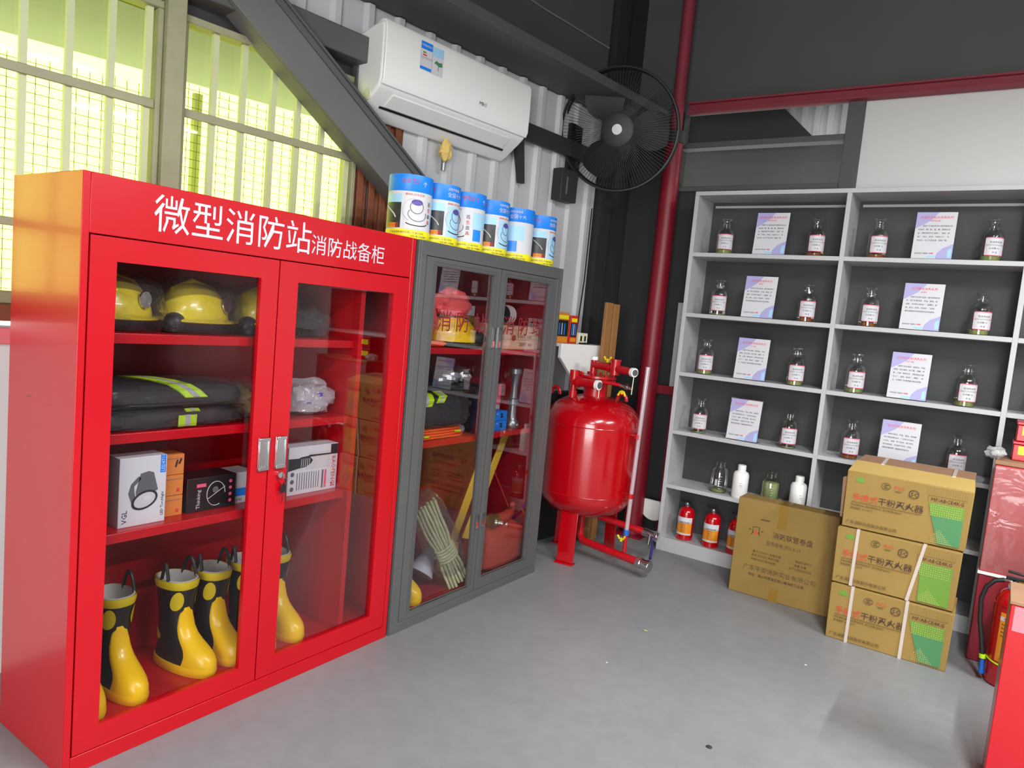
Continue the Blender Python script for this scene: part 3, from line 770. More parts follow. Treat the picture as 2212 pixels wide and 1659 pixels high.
for i, (x, y, rz, lb) in enumerate([(-2.375, 1.165, 1.25, 'bagged yellow helmet at the left end of the top shelf, cut by the door frame'),
        (-2.375, 1.455, 1.40, 'bagged yellow helmet in the middle of the top shelf with a round badge'),
        (-2.400, 1.750, 1.45, 'bagged helmet at the right edge of the left door, its black ear guard showing')]):
    rz2 = rz + 0.25
    if i == 0: helm.location = (x, y, HZ); helm.rotation_euler = (0, 0, rz2); helm['label'] = lb
    else: dup(helm, (x, y, HZ), rz2, lb)
gl = thing('glove_bag', 'crumpled clear bag of black gloves, top shelf of the right door', 'bag', (-2.37, 1.955, HZ))
mb = MB(); mb.sphere((0, 0, 0.05), 0.06, 0.075, 0.05, 20, 12, amp=0.5, freq=2.2, seed=5, zmin=0.002); mb.build('gloves', 'cloth_black', gl)
mb = MB(); mb.sphere((0, 0, 0.055), 0.085, 0.105, 0.062, 24, 14, amp=0.4, freq=2.6, seed=8, zmin=0.001); mb.build('clear_bag', 'bag', gl)

# folded fire suits in bags
def suit(name, label, x, y, z, w, d, h, seed, strips, parent=None):
    s = thing(name, label, 'uniform', (x, y, z), 0, 'bagged fire suits on the second shelf')
    mb = MB(); mb.sphere((0, 0, h / 2), d / 2, w / 2, h / 2, 28, 14, e1=0.45, e2=0.4, amp=0.08, freq=2.0, seed=seed, zmin=0.001); mb.build('folded_cloth', 'cloth_black', s)
    for (y0, y1, path, sh) in strips:
        n = 10
        def pp(t):
            q = t * (len(path) - 1); i = min(int(q), len(path) - 2); f = q - i
            return (path[i][0] + (path[i + 1][0] - path[i][0]) * f, path[i][1] + (path[i + 1][1] - path[i][1]) * f)
        def strip(a, b, lift):
            m2 = MB(); vs = []; fs = []
            for k in range(n + 1):
                xx, zz = pp(k / n); dy = sh * (k / n)
                ya = y0 + (y1 - y0) * a + dy; yb = y0 + (y1 - y0) * b + dy
                vs += [(xx + lift, ya, zz + lift), (xx + lift, yb, zz + lift), (xx + lift - 0.003, yb, zz + lift - 0.003), (xx + lift - 0.003, ya, zz + lift - 0.003)]
            for k in range(n):
                a4 = 4 * k
                for e in range(4): fs.append((a4 + e, a4 + (e + 1) % 4, a4 + 4 + (e + 1) % 4, a4 + 4 + e))
            fs += [(0, 3, 2, 1), (4 * n, 4 * n + 1, 4 * n + 2, 4 * n + 3)]
            return m2.add(vs, fs)
        r = strip(0, 1, 0.0).build('reflective_strip', 'lime', s); strip(0.36, 0.64, 0.0012).build('silver_stripe', 'silver_tape', r)
    mb = MB(); mb.sphere((0.006, 0.02, h / 2 + 0.004), d / 2 + 0.012, w / 2 + 0.03, h / 2 + 0.008, 64, 26, e1=0.5, e2=0.45, amp=0.11, freq=8.0, seed=seed + 2, zmin=0.0005); mb.build('clear_bag', 'bag', s)
    return s
Z2 = 1.032
suit('fire_suit', 'lower black fire suit in a clear bag, lying on the second shelf', -2.385, 1.315, Z2, 0.56, 0.28, 0.062, 11, [(0.03, 0.095, [(0.150, 0.008), (0.152, 0.045)], 0.0), (0.06, 0.11, [(0.146, 0.056), (0.132, 0.064)], 0.0)])
suit('fire_suit', 'upper black fire suit with a broad lime stripe, lying on the lower one', -2.385, 1.315, Z2 + 0.066, 0.62, 0.27, 0.075, 21, [(0.055, 0.135, [(0.146, 0.038), (0.140, 0.062), (0.122, 0.080), (0.07, 0.088), (0.0, 0.090), (-0.06, 0.088)], -0.13), (-0.27, -0.19, [(0.144, 0.014), (0.146, 0.030)], 0.0)])
fm = thing('mask_bag', 'round pale bag at the right end of the second shelf, left door', 'bag', (-2.37, 1.685, Z2))
mb = MB(); mb.sphere((0, 0, 0.06), 0.08, 0.07, 0.058, 24, 14, amp=0.2, freq=2.0, seed=31, zmin=0.001); mb.build('contents', 'foam', fm)
mb = MB(); mb.sphere((0, 0, 0.07), 0.105, 0.095, 0.078, 24, 14, amp=0.3, freq=2.6, seed=32, zmin=0.001); mb.build('clear_bag', 'bag', fm)
bg2 = thing('bagged_hood', 'milky clear bag with blue print on the second shelf of the right door', 'bag', (-2.35, 1.945, Z2))
mb = MB(); mb.sphere((0, 0, 0.068), 0.09, 0.125, 0.068, 30, 16, e1=0.7, e2=0.7, amp=0.28, freq=2.4, seed=41, zmin=0.001); mb.build('bag', 'bag_milky', bg2)
mb = MB(); mb.sphere((-0.01, 0.0, 0.045), 0.065, 0.10, 0.04, 20, 12, amp=0.3, freq=2.5, seed=43, zmin=0.002); mb.build('folded_hood', 'hose_white', bg2)
for k, (yy, zz) in enumerate(((-0.075, 0.055), (0.02, 0.085), (-0.03, 0.062))):
    mb = MB(); mb.box(0.088 - abs(yy) * 0.2, 0.090 - abs(yy) * 0.2, yy - 0.013, yy + 0.013, zz - 0.009, zz + 0.009); mb.build('print_mark', 'ink_purple', bg2)

# boxes on the third shelf
Z3 = 0.715
def xface(root_x): return lambda u, v, l: (root_x + l, u, v)
def carton_box(name, label, mat, x0, x1, y0, y1, z0, z1, group=None, cat='box', bevel=0.0015, rz=0.0):
    t = thing(name, label, cat, (x1, y0, z0), rz, group)
    mb = MB(); mb.box(x0 - x1, 0, 0, y1 - y0, 0, z1 - z0); mb.build('box', mat, t, bevel=bevel); return t
tb = carton_box('torch_box', 'white upright box printed with a black searchlight, at the left of the third shelf', 'white_paper', -2.345, -2.262, 1.172, 1.328, Z3, Z3 + 0.228)
F = lambda u, v, l: (0.0006 + l, u, v)
def ell(cx, cy, rx, ry, a0=0, n=20, rot=0.0):
    c, s = math.cos(rot), math.sin(rot)
    return [(cx + rx * math.cos(2 * PI * k / n + a0) * c - ry * math.sin(2 * PI * k / n + a0) * s, cy + rx * math.cos(2 * PI * k / n + a0) * s + ry * math.sin(2 * PI * k / n + a0) * c) for k in range(n)]
quads('print', 'ink_grey', tb, [[(0.068, 0.172), (0.095, 0.178), (0.112, 0.172), (0.128, 0.112), (0.060, 0.080), (0.054, 0.112)],
    [(0.030, 0.11), (0.038, 0.14), (0.062, 0.164), (0.070, 0.158), (0.066, 0.150), (0.048, 0.132), (0.050, 0.112), (0.055, 0.085), (0.042, 0.075)]], F)
quads('print', 'ink_black', tb, [ell(0.084, 0.083, 0.045, 0.030, rot=0.35)], lambda u, v, l: (0.0012 + l, u, v))
quads('print', 'cladding', tb, [ell(0.084, 0.083, 0.037, 0.023, rot=0.35)], lambda u, v, l: (0.0018 + l, u, v))
quads('print', 'white_paper', tb, [ell(0.092, 0.088, 0.012, 0.009)], lambda u, v, l: (0.0024 + l, u, v))
quads('print', 'ink_blue', tb, [(0.134, 0.168, 0.152, 0.228)], F)
text('lettering', 'LED8710', 0.016, 'ink_white', tb, (0.0014, 0.148, 0.171), (0, 0, 1), (0, -1, 0), world=False)
text('lettering', 'VGL', 0.024, 'ink_black', tb, (0.0008, 0.028, 0.012), (0, 0, 1), (0, -1, 0), world=False)
text('lettering', 'LED Torchlight', 0.013, 'ink_black', tb, (0.0008, 0.148, 0.022), (0, 0, 1), (0, -1, 0), world=False)
for k, lb in enumerate(('bottom orange carton of the three beside the searchlight box', 'middle orange carton of the three stacked beside the searchlight box', 'top orange carton of the three, with a dark sketch printed on it')):
    ob = carton_box('orange_carton', lb, 'orange_card', -2.40, -2.292, 1.334, 1.408, Z3 + 0.0725 * k, Z3 + 0.0725 * k + 0.071, 'stacked orange cartons')
    if k == 2: quads('print', 'ink_black', ob, [[(0.040, 0.028), (0.046, 0.052), (0.052, 0.052), (0.046, 0.026)], [(0.052, 0.038), (0.060, 0.056), (0.066, 0.053), (0.058, 0.036)]], F)
    else: quads('print', 'ink_red', ob, [(0.05, 0.012, 0.06, 0.024)], F)
    quads('print', 'card_in', ob, [(0.006, 0.055, 0.068, 0.058)], F)
kb = carton_box('black_box', 'black box printed with a ring and red badges, right of the orange cartons', 'black_plastic', -2.40, -2.286, 1.420, 1.612, Z3, Z3 + 0.122)
mb = MB(); R0 = [(0.0012, 0.112 + 0.036 * math.cos(a), 0.058 + 0.044 * math.sin(a)) for a in [2 * PI * k / 28 for k in range(24)]]; mb.tube(R0, 0.0016, 5); mb.tube([(0.0012, 0.078, 0.040), (0.0012, 0.148, 0.080)], 0.0012, 5)
mb.build('print', 'silver_tape', kb)
quads('print', 'ink_grey', kb, [ell(0.110, 0.072, 0.012, 0.012)], F)
quads('print', 'pink', kb, [ell(0.170, 0.024 + 0.024 * k, 0.0065, 0.0065, n=10) for k in range(4)] + [(0.036, 0.088, 0.072, 0.100)], F)
text('lettering', 'Thinking', 0.020, 'ink_white', kb, (0.0008, 0.050, 0.010), (0, 0, 1), (0, -1, 0), world=False)
wbx = carton_box('white_box', 'small white and blue box half hidden behind the centre door stile', 'white_paper', -2.40, -2.30, 1.622, 1.700, Z3, Z3 + 0.118)
quads('print', 'ink_blue', wbx, [(0.0, 0.028, 0.078, 0.058)], F)
text('lettering', 'pai', 0.020, 'ink_grey', wbx, (0.0008, 0.005, 0.010), (0, 1, 0), (0, 0, 1), world=False)
rb2 = carton_box('radio_box', 'grey and white radio box with a red side lettering in the right door', 'white_paper', -2.36, -2.272, 1.835, 2.088, Z3, Z3 + 0.195)
quads('print', 'cladding', rb2, [[(0.09, 0.10), (0.213, 0.10), (0.213, 0.168), (0.10, 0.168)]], F)
quads('print', 'ink_black', rb2, [[(0.0, 0.10), (0.055, 0.108), (0.085, 0.11), (0.11, 0.122), (0.120, 0.135), (0.10, 0.155), (0.06, 0.152), (0.05, 0.148), (0.0, 0.150)], (0.213, 0.150, 0.250, 0.192), [(0.10, 0.150), (0.213, 0.150), (0.213, 0.156), (0.10, 0.158)]], lambda u, v, l: (0.0012 + l, u, v))
quads('print', 'silver_tape', rb2, [[(0.060 + 0.010 * k, 0.112), (0.063 + 0.010 * k, 0.112), (0.065 + 0.010 * k, 0.145), (0.062 + 0.010 * k, 0.145)] for k in range(5)], lambda u, v, l: (0.0018 + l, u, v))
quads('print', 'ink_grey', rb2, [(0.045 + 0.012 * k, 0.018, 0.048 + 0.012 * k, 0.088) for k in range(10)] + [ell(0.022, 0.025 + 0.03 * k, 0.009, 0.009, n=12) for k in range(3)] + [(0.172, 0.012, 0.180, 0.088)], F)
quads('print', 'pink', rb2, [(0.186, 0.012, 0.196, 0.088)], F)
text('lettering', 'BAOFENG', 0.027, 'ink_red', rb2, (0.0009, 0.222, 0.142), (0, 0, -1), (0, 1, 0), world=False)
quads('print', 'ink_red', rb2, [(0.222, 0.012, 0.230, 0.019), (0.232, 0.012, 0.240, 0.019), (0.222, 0.021, 0.230, 0.027)], F)

# ============================================================ THINGS IN THE GREY CABINET
ZA, ZB, ZC = 1.325, 0.875, 0.058
pbag = thing('pink_bag', 'pink plastic bag heaped at the left end of the top shelf of the grey cabinet', 'bag', (-2.34, 2.56, ZA))
mb = MB(); mb.sphere((0, 0, 0.13), 0.10, 0.125, 0.15, 28, 18, amp=0.35, freq=2.2, seed=51, zmin=0.001); mb.build('bag', 'bag_pink', pbag)
yh = thing('fire_helmet', 'yellow helmet with a black chin guard lying under a red bag in the grey cabinet', 'helmet', (-2.33, 2.84, ZA))
mb = MB(); mb.sphere((0, 0, 0.03), 0.115, 0.155, 0.125, 28, 16, e1=0.85, zmin=0.028); mb.build('shell', 'yellow_rubber', yh)
mb = MB(); mb.sphere((0.01, 0.02, 0.014), 0.125, 0.175, 0.014, 26, 8, e1=0.5, zmin=0.001); mb.sphere((0.09, 0.115, 0.05), 0.03, 0.05, 0.035, 16, 10); mb.build('chin_guard', 'black_rubber', yh)
rbg = thing('red_bag', 'red and pink plastic bag draped over the yellow helmet', 'bag', (-2.37, 2.83, ZA + 0.155))
mb = MB(); mb.sphere((0.02, -0.01, 0.045), 0.095, 0.14, 0.085, 26, 14, amp=0.45, freq=2.0, seed=55, zmin=0.0); mb.build('bag', 'bag_pink', rbg)
mb = MB(); mb.sphere((0.02, 0.06, 0.06), 0.06, 0.085, 0.06, 22, 12, amp=0.35, freq=2.4, seed=57); mb.build('inner_bag', 'bag_red', rbg)
oc = thing('orange_strap', 'small orange strap bundle in front of the pink bag', 'strap', (-2.26, 2.64, ZA))
mb = MB(); mb.sphere((0, 0, 0.016), 0.025, 0.07, 0.016, 18, 8, amp=0.3, freq=3, seed=58, zmin=0.001); mb.build('strap', 'cord_orange', oc)
cb = carton_box('brown_box', 'small brown box behind the centre stile of the grey cabinet, top shelf', 'card2', -2.50, -2.36, 3.00, 3.10, ZA, ZA + 0.16)
text('lettering', '消防', 0.022, 'ink', cb, (0.0008, 0.012, 0.11), (0, 1, 0), (0, 0, 1), world=False)
quads('print', 'ink_soft', cb, [(0.012, 0.03, 0.08, 0.036), (0.012, 0.05, 0.07, 0.056)], F)
pcx = carton_box('parts_carton', 'pale brown carton with a red logo, top shelf of the grey cabinet', 'card_peach', -2.42, -2.245, 3.175, 3.53, ZA, ZA + 0.128)
quads('print', 'ink_red', pcx, [ell(0.105, 0.062, 0.022, 0.018, n=8)], F)
quads('print', 'ink_soft', pcx, [(0.0, 0.052, 0.335, 0.0535)], F)
quads('print', 'card_in', pcx, [ell(0.105, 0.062, 0.010, 0.008, n=8)], lambda u, v, l: (0.0012 + l, u, v))
text('lettering', 'BOX 1  1408', 0.026, 'ink_soft', pcx, (0.0008, 0.14, 0.062), (0, 1, 0), (0, 0, 1), world=False)
text('lettering', '消防带  1485', 0.024, 'ink_soft', pcx, (0.0008, 0.16, 0.018), (0, 1, 0), (0, 0, 1), world=False)
hr = thing('hose_coil', 'pale coiled canvas hose lying on top of the parts carton', 'hose', (-2.36, 3.32, ZA + 0.130))
for k in range(5):
    mb = MB(); rr = 0.054
    mb.lathe([(rr * 0.35, 0.0), (rr, 0.0), (rr * 1.04, 0.009), (rr, 0.018), (rr * 0.35, 0.018)], (0, -0.045 + k * 0.021, rr), 26, ax='y'); mb.build('coil', 'hose_white' if k > 1 else 'black_plastic', hr)
sz = carton_box('small_box', 'small pale box with a dark band behind the centre stile', 'white_paper', -2.5, -2.36, 2.995, 3.06, ZA + 0.162, ZA + 0.215)
pot = thing('steel_pot', 'dark round pot with bagged silver ware on its lid, on the middle shelf', 'pot', (-2.44, 3.02, ZB))
mb = MB(); mb.lathe([(0.125, 0), (0.135, 0.01), (0.15, 0.22), (0.158, 0.235), (0.158, 0.245), (0.10, 0.252)], (0, 0, 0), 32); mb.build('body', 'black_plastic', pot)
sv = thing('silver_ware_bag', 'crumpled shiny silver ware in a clear bag on top of the dark pot', 'bag', (-2.44, 3.01, ZB + 0.254))
mb = MB(); mb.sphere((0, -0.045, 0.03), 0.08, 0.075, 0.045, 22, 12, amp=0.3, freq=3, seed=61, zmin=0.0); mb.sphere((0, 0.06, 0.03), 0.07, 0.055, 0.05, 20, 12, amp=0.3, freq=3, seed=62, zmin=0.0); mb.build('bundle', 'silver_can', sv)
s2 = suit('fire_suit', 'black fire suit with lime stripes on the grey cabinet middle shelf', -2.345, 2.655, ZB + 0.056, 0.47, 0.25, 0.155, 71, [(-0.16, -0.06, [(0.140, 0.115), (0.134, 0.145), (0.10, 0.168), (0.02, 0.172)], 0.06), (-0.03, 0.03, [(0.138, 0.13), (0.12, 0.160), (0.04, 0.172)], 0.08)])
s2['group'] = 'fire suits'
ov = thing('vest_stack', 'orange reflective vests in a clear bag under the folded black suit', 'vest', (-2.36, 2.70, ZB))
for k in range(4):
    mb = MB(); mb.sphere((0, 0, 0.007 + 0.013 * k), 0.13, 0.235 - 0.012 * k, 0.0075, 26, 8, e1=0.5, e2=0.4, amp=0.05, freq=2, seed=80 + k, zmin=0.0); o = mb.build('vest_layer', 'cord_orange', ov)
    mb = MB(); yy = (-0.17, -0.12, 0.12, -0.19)[k]; mb.box(0.115, 0.134, yy, yy + 0.035, 0.003 + 0.013 * k, 0.011 + 0.013 * k); mb.build('lime_edge', 'lime', o)
mb = MB(); mb.sphere((0.03, 0.245, 0.022), 0.05, 0.04, 0.024, 20, 10, amp=0.5, freq=3, seed=90, zmin=0.0); mb.build('bag_knot', 'bag_milky', ov)
for k, lb in enumerate(('lower blue box with a black valve picture on the middle shelf', 'upper blue box with a black valve picture on the middle shelf')):
    bb_ = carton_box('blue_box', lb, 'ink_blue', -2.35, -2.252, 3.175, 3.295, ZB + 0.0535 * k, ZB + 0.0535 * k + 0.052, 'stacked blue boxes')
    quads('print', 'ink_black', bb_, [[(0.055, 0.015), (0.062, 0.028), (0.052, 0.040), (0.078, 0.040), (0.074, 0.028), (0.084, 0.015)]], F)
    quads('print', 'ink_white', bb_, [(0.02, 0.036, 0.035, 0.040)], F)
tbx = carton_box('pink_tube_box', 'tall narrow pink and white box behind the blue boxes', 'white_paper', -2.42, -2.37, 3.33, 3.385, ZB, ZB + 0.235)
quads('print', 'pink', tbx, [(0.0, 0.12, 0.055, 0.235)], F)
text('lettering', '口', 0.03, 'ink_red', tbx, (0.0008, 0.013, 0.07), (0, 1, 0), (0, 0, 1), world=False)
nz_ = thing('hose_nozzle', 'grey metal hose nozzle standing upright on the middle shelf', 'nozzle', (-2.28, 3.385, ZB))
mb = MB(); mb.lathe([(0.036, 0), (0.040, 0.01), (0.040, 0.03), (0.030, 0.045), (0.024, 0.06), (0.022, 0.13), (0.030, 0.135), (0.030, 0.165), (0.021, 0.17), (0.019, 0.24), (0.026, 0.30), (0.034, 0.31), (0.034, 0.335), (0.026, 0.34)], (0, 0, 0), 24); mb.build('barrel', 'steel', nz_)
for a in (0, 2.1, 4.2):
    mb = MB(); mb.sphere((0.038 * math.cos(a), 0.038 * math.sin(a), 0.02), 0.012, 0.012, 0.012, 10, 6); mb.build('lug', 'steel', nz_)
# bottom of the grey cabinet
gb = dup(boot, (-2.40, 2.61, ZC), 0.1, 'black and yellow rubber boot at the left of the grey cabinet floor', 'boot in the grey cabinet')
mg = thing('megaphone', 'pale grey megaphone standing tilted beside the boot in the grey cabinet', 'megaphone', (-2.38, 2.80, ZC))
mb = MB(); T = Matrix.Translation((0, 0.02, 0.085)) @ Matrix.Rotation(math.radians(-38), 4, 'X') ; mb.T = T
mb.lathe([(0.075, -0.02), (0.072, -0.01), (0.045, 0.06), (0.026, 0.15), (0.024, 0.19), (0.030, 0.20), (0.030, 0.235), (0.02, 0.24)], (0, 0, 0), 26); mb.build('horn', 'mag', mg)
mb = MB(); mb.T = T; mb.tube([(0.03, 0, 0.19), (0.065, 0, 0.17), (0.065, 0, 0.09), (0.04, 0, 0.08)], 0.009, 8); mb.build('grip', 'mag', mg)
rp = thing('rope_bundle', 'pale green rope bundle in a clear bag leaning in the grey cabinet', 'rope', (-2.27, 2.86, ZC))
P0, P1 = Vector((-0.06, -0.12, 0.46)), Vector((0.03, 0.10, 0.03)); D_ = P1 - P0
sd = Vector((0.1, 0.9, 0.45)).normalized(); fd = D_.normalized().cross(sd).normalized()
for k in range(10):
    off = (k - 4.5) * 0.0135; dep = (k % 3) * 0.013
    pts = []
    for j in range(13):
        t = j / 12; pinch = 1.0 - 0.30 * math.exp(-((t - 0.58) / 0.14) ** 2) + 0.25 * (t - 0.58) ** 2
        pts.append(P0 + D_ * t + sd * (off * pinch) + fd * dep + sd * 0.002 * math.sin(j * 1.3 + k))
    mb = MB(); mb.tube(pts, 0.0078, 8); mb.build('strand', 'rope', rp)
for k in range(5):
    c = P0 + D_ * (0.53 + 0.035 * k)
    mb = MB(); mb.tube([c + sd * 0.056 * math.cos(a) + fd * (0.013 + 0.028 * math.sin(a)) + D_.normalized() * 0.004 * math.sin(a) for a in [2 * PI * q / 20 for q in range(21)]], 0.0075, 8); mb.build('lashing', 'rope', rp)
mb = MB(); mb.T = Matrix.Translation(P0 + D_ * 0.40) @ D_.to_track_quat('Z', 'Y').to_matrix().to_4x4()
mb.sphere((0, 0, 0), 0.055, 0.10, 0.26, 24, 14, e1=0.6, amp=0.15, freq=2.5, seed=95); 
mb.v = [(max(-0.27, x), y, max(0.004, z)) for x, y, z in mb.v]
mb.build('clear_bag', 'bag', rp)
yh2 = thing('fire_hose', 'flat yellow canvas hose leaning behind the centre stile of the grey cabinet', 'hose', (-2.38, 3.2, ZC))
for k, (ya, yb, xo) in enumerate(((-0.05, 0.30, 0.02), (-0.11, 0.22, -0.03))):
    mb = MB(); q0 = (xo, ya, 0.20 if k == 0 else 0.16); q1 = (xo - 0.03, yb, 0.745)
    mb.hexa([(q0[0] - 0.006, q0[1] - 0.03, q0[2]), (q0[0] + 0.006, q0[1] - 0.03, q0[2]), (q0[0] + 0.006, q0[1] + 0.035, q0[2] - 0.02), (q0[0] - 0.006, q0[1] + 0.035, q0[2] - 0.02)],
            [(q1[0] - 0.006, q1[1] - 0.03, q1[2]), (q1[0] + 0.006, q1[1] - 0.03, q1[2]), (q1[0] + 0.006, q1[1] + 0.03, q1[2]), (q1[0] - 0.006, q1[1] + 0.03, q1[2])]); mb.build('hose_run', 'hose_yellow', yh2, bevel=0.004)
mb = MB(); mb.box(-0.10, -0.03, -0.15, -0.03, 0, 0.17); mb.build('folded_end', 'hose_yellow', yh2, bevel=0.012)
ob2 = thing('canvas_bag', 'orange canvas kit bag slumped at the bottom right of the grey cabinet', 'bag', (-2.35, 3.385, ZC))
mb = MB(); mb.sphere((0, 0, 0.125), 0.135, 0.19, 0.125, 34, 20, e1=0.38, e2=0.45, amp=0.09, freq=2.4, seed=101, zmin=0.001); mb.build('bag_body', 'cloth_orange', ob2)
mb = MB(); mb.tube([(0.06, 0.13, 0.215), (0.03, 0.10, 0.34), (-0.02, 0.02, 0.52), (-0.05, -0.02, 0.66), (-0.06, -0.06, 0.50), (-0.05, -0.10, 0.30), (0.0, -0.12, 0.21)], 0.004, 6); mb.build('strap', 'cloth_orange', ob2)
cc = thing('hose_coupling', 'brass hose coupling with a red brown hose lying on the canvas bag', 'coupling', (-2.27, 3.255, ZC + 0.29))
mb = MB(); mb.lathe([(0.030, 0), (0.042, 0.004), (0.042, 0.02), (0.034, 0.024), (0.036, 0.05), (0.030, 0.055)], (0, 0, 0), 24, ax='y'); mb.build('ring', 'brass', cc)
mb = MB(); mb.tube([(0, 0.05, 0), (0, 0.13, 0.004), (-0.01, 0.20, 0.02), (-0.03, 0.26, 0.04)], 0.03, 14, rr=[0.034, 0.032, 0.026, 0.015]); mb.build('hose', 'cloth_orange', cc)
mb = MB(); mb.sphere((0.02, 0.175, 0.075), 0.016, 0.02, 0.016, 14, 8); mb.build('toggle', 'cloth_orange', cc)

# ============================================================ REAGENT BOTTLES AND CARDS ON THE SHELVES
def make_bottle(liquid, level, ground=True):
    t = thing('reagent_bottle', 'x', 'bottle')
    r = 0.052
    if level > 0:
        mb = MB(); mb.lathe([(r * 0.9, 0.004), (r * 0.93, 0.008), (r * 0.93, level)], (0, 0, 0), 24); mb.build('liquid', liquid, t)
    mb = MB(); mb.lathe([(r * 0.9, 0), (r, 0.004), (r, 0.132), (r * 0.96, 0.146), (r * 0.84, 0.160), (r * 0.6, 0.170), (0.024, 0.176), (0.022, 0.190), (0.028, 0.193), (0.028, 0.198)], (0, 0, 0), 28, cap=False)
    mb.build('body', 'bottle', t)
    mb = MB(); mb.lathe([(0.017, 0.180), (0.020, 0.199), (0.019, 0.206), (0.021, 0.215), (0.029, 0.221), (0.032, 0.227), (0.031, 0.231), (0.020, 0.234)], (0, 0, 0), 20); mb.build('stopper', 'bottle', t)
    rot = 0.42
    mb = MB(); mb.patch(r + 0.0006, -0.98 + rot, 0.98 + rot, 0.030, 0.127, corner=0.004); lb = mb.build('label', 'white_paper', t)
    mb = MB(); mb.patch(r + 0.0014, -0.90 + rot, 0.90 + rot, 0.1235, 0.128); mb.patch(r + 0.0014, -0.90 + rot, 0.90 + rot, 0.029, 0.033); mb.patch(r + 0.0014, 0.96 + rot, 0.99 + rot, 0.036, 0.121); mb.patch(r + 0.0014, -0.99 + rot, -0.96 + rot, 0.036, 0.121); mb.build('border', 'pink', lb)
    mb = MB()
    for z in (0.083, 0.0875): mb.patch(r + 0.0013, -0.9 + rot, 0.9 + rot, z, z + 0.0012)
    mb.build('rule', 'ink_grey', lb)
    text('lettering', '泡沫灭火剂', 0.0125, 'ink_grey', lb, (r * rot - 0.031, 0, 0.097), None, None, wrap=((0, 0), r + 0.0018))
    text('lettering', '水成膜 3%', 0.0115, 'ink_grey', lb, (r * rot - 0.031, 0, 0.064), None, None, wrap=((0, 0), r + 0.0018))
    text('lettering', '样 品', 0.0105, 'ink_grey', lb, (r * rot - 0.014, 0, 0.043), None, None, wrap=((0, 0), r + 0.0018))
    return t
protos = {k: make_bottle(*v) for k, v in {'olive': ('olive', 0.026), 'amber': ('amber', 0.022), 'clear': ('olive', 0.010), 'tall': ('olive', 0.028)}.items()}
index_kids()
first = {}
rows = ['top', 'second', 'third', 'fourth']
BX = [[-1.633, -1.066, -0.722, -0.158], [-1.628, -1.070, -0.717, -0.160], [-1.670, -1.086, -0.742, -0.176], [-1.664, -1.082, -0.722, -0.176]]
KIND = [['olive', 'amber', 'amber', 'tall'], ['clear', 'amber', 'amber', 'olive'], ['tall', 'olive', 'olive', 'tall'], ['clear', 'clear', 'amber', 'olive']]
LIQ = {'olive': 'olive green liquid', 'amber': 'amber liquid', 'clear': 'barely any liquid', 'tall': 'pale olive liquid'}
for r in range(4):
    for q in range(4):
        lb = 'glass bottle with %s, %s of the card on the %s shelf, %s bay' % (LIQ[KIND[r][q]], 'left' if q % 2 == 0 else 'right', rows[r], 'left' if q < 2 else 'middle')
        k = KIND[r][q]; loc = (BX[r][q], 4.735, SZ[r] + 0.0005)
        if k not in first:
            o = protos[k]; first[k] = o; o.location = loc; o['label'] = lb
        else: o = dup(protos[k], loc, None, lb)
        o['group'] = 'labelled glass reagent bottles on the shelf unit'
for r, z in ((2, SZ[2]), (3, SZ[3])):
    o = dup(protos['tall'], (0.155, 4.735, z + 0.0005), None, 'glass bottle on the %s shelf in the right bay, cut by the frame' % rows[r], 'labelled glass reagent bottles on the shelf unit')
# information cards
TIT = [('抗溶性低粘泡沫灭火剂', 'AFFF/AR'), ('水成膜泡沫灭火剂', 'AFFF'), ('抗溶低倍泡沫灭火剂', 'S P AR'), ('蛋白低倍泡沫灭火剂', '')]
BODY = ['　　适用于水溶性及非水溶性液体火灾，\n如油类、醇、酯、醚、醛、酮等化学\n品，特别适用于石油炼厂、油库、炼\n油厂、码头、机场、大型化工厂、石\n化企业、化工产品仓库、制药厂等。',
        '　　适用于石油产品及一般可燃液体火\n灾，用于扑救油类、汽油、煤油、柴\n油等，也可用于炼油厂、油罐区、船\n舶、码头、机场、加油站、飞机库、\n停车库等场所的泡沫灭火系统使用。',
        '　　适用于非水溶性（如原油、汽油、\n煤油）和水溶性（如乙醇、丙酮、甲\n醇、乙酸）液体火灾，特别适合大型\n化工厂、油库、炼油厂、酒精厂、码\n头、仓库和飞机库等重点单位使用。',
        '　　适用于原油、汽油、煤油、柴油等\n非水溶性液体火灾，广泛用于石油化\n工企业、油库、地下车库、港口码头\n和大型船舶，也适用于木材、纸张、\n棉麻及橡胶等一般固体物质火灾。']
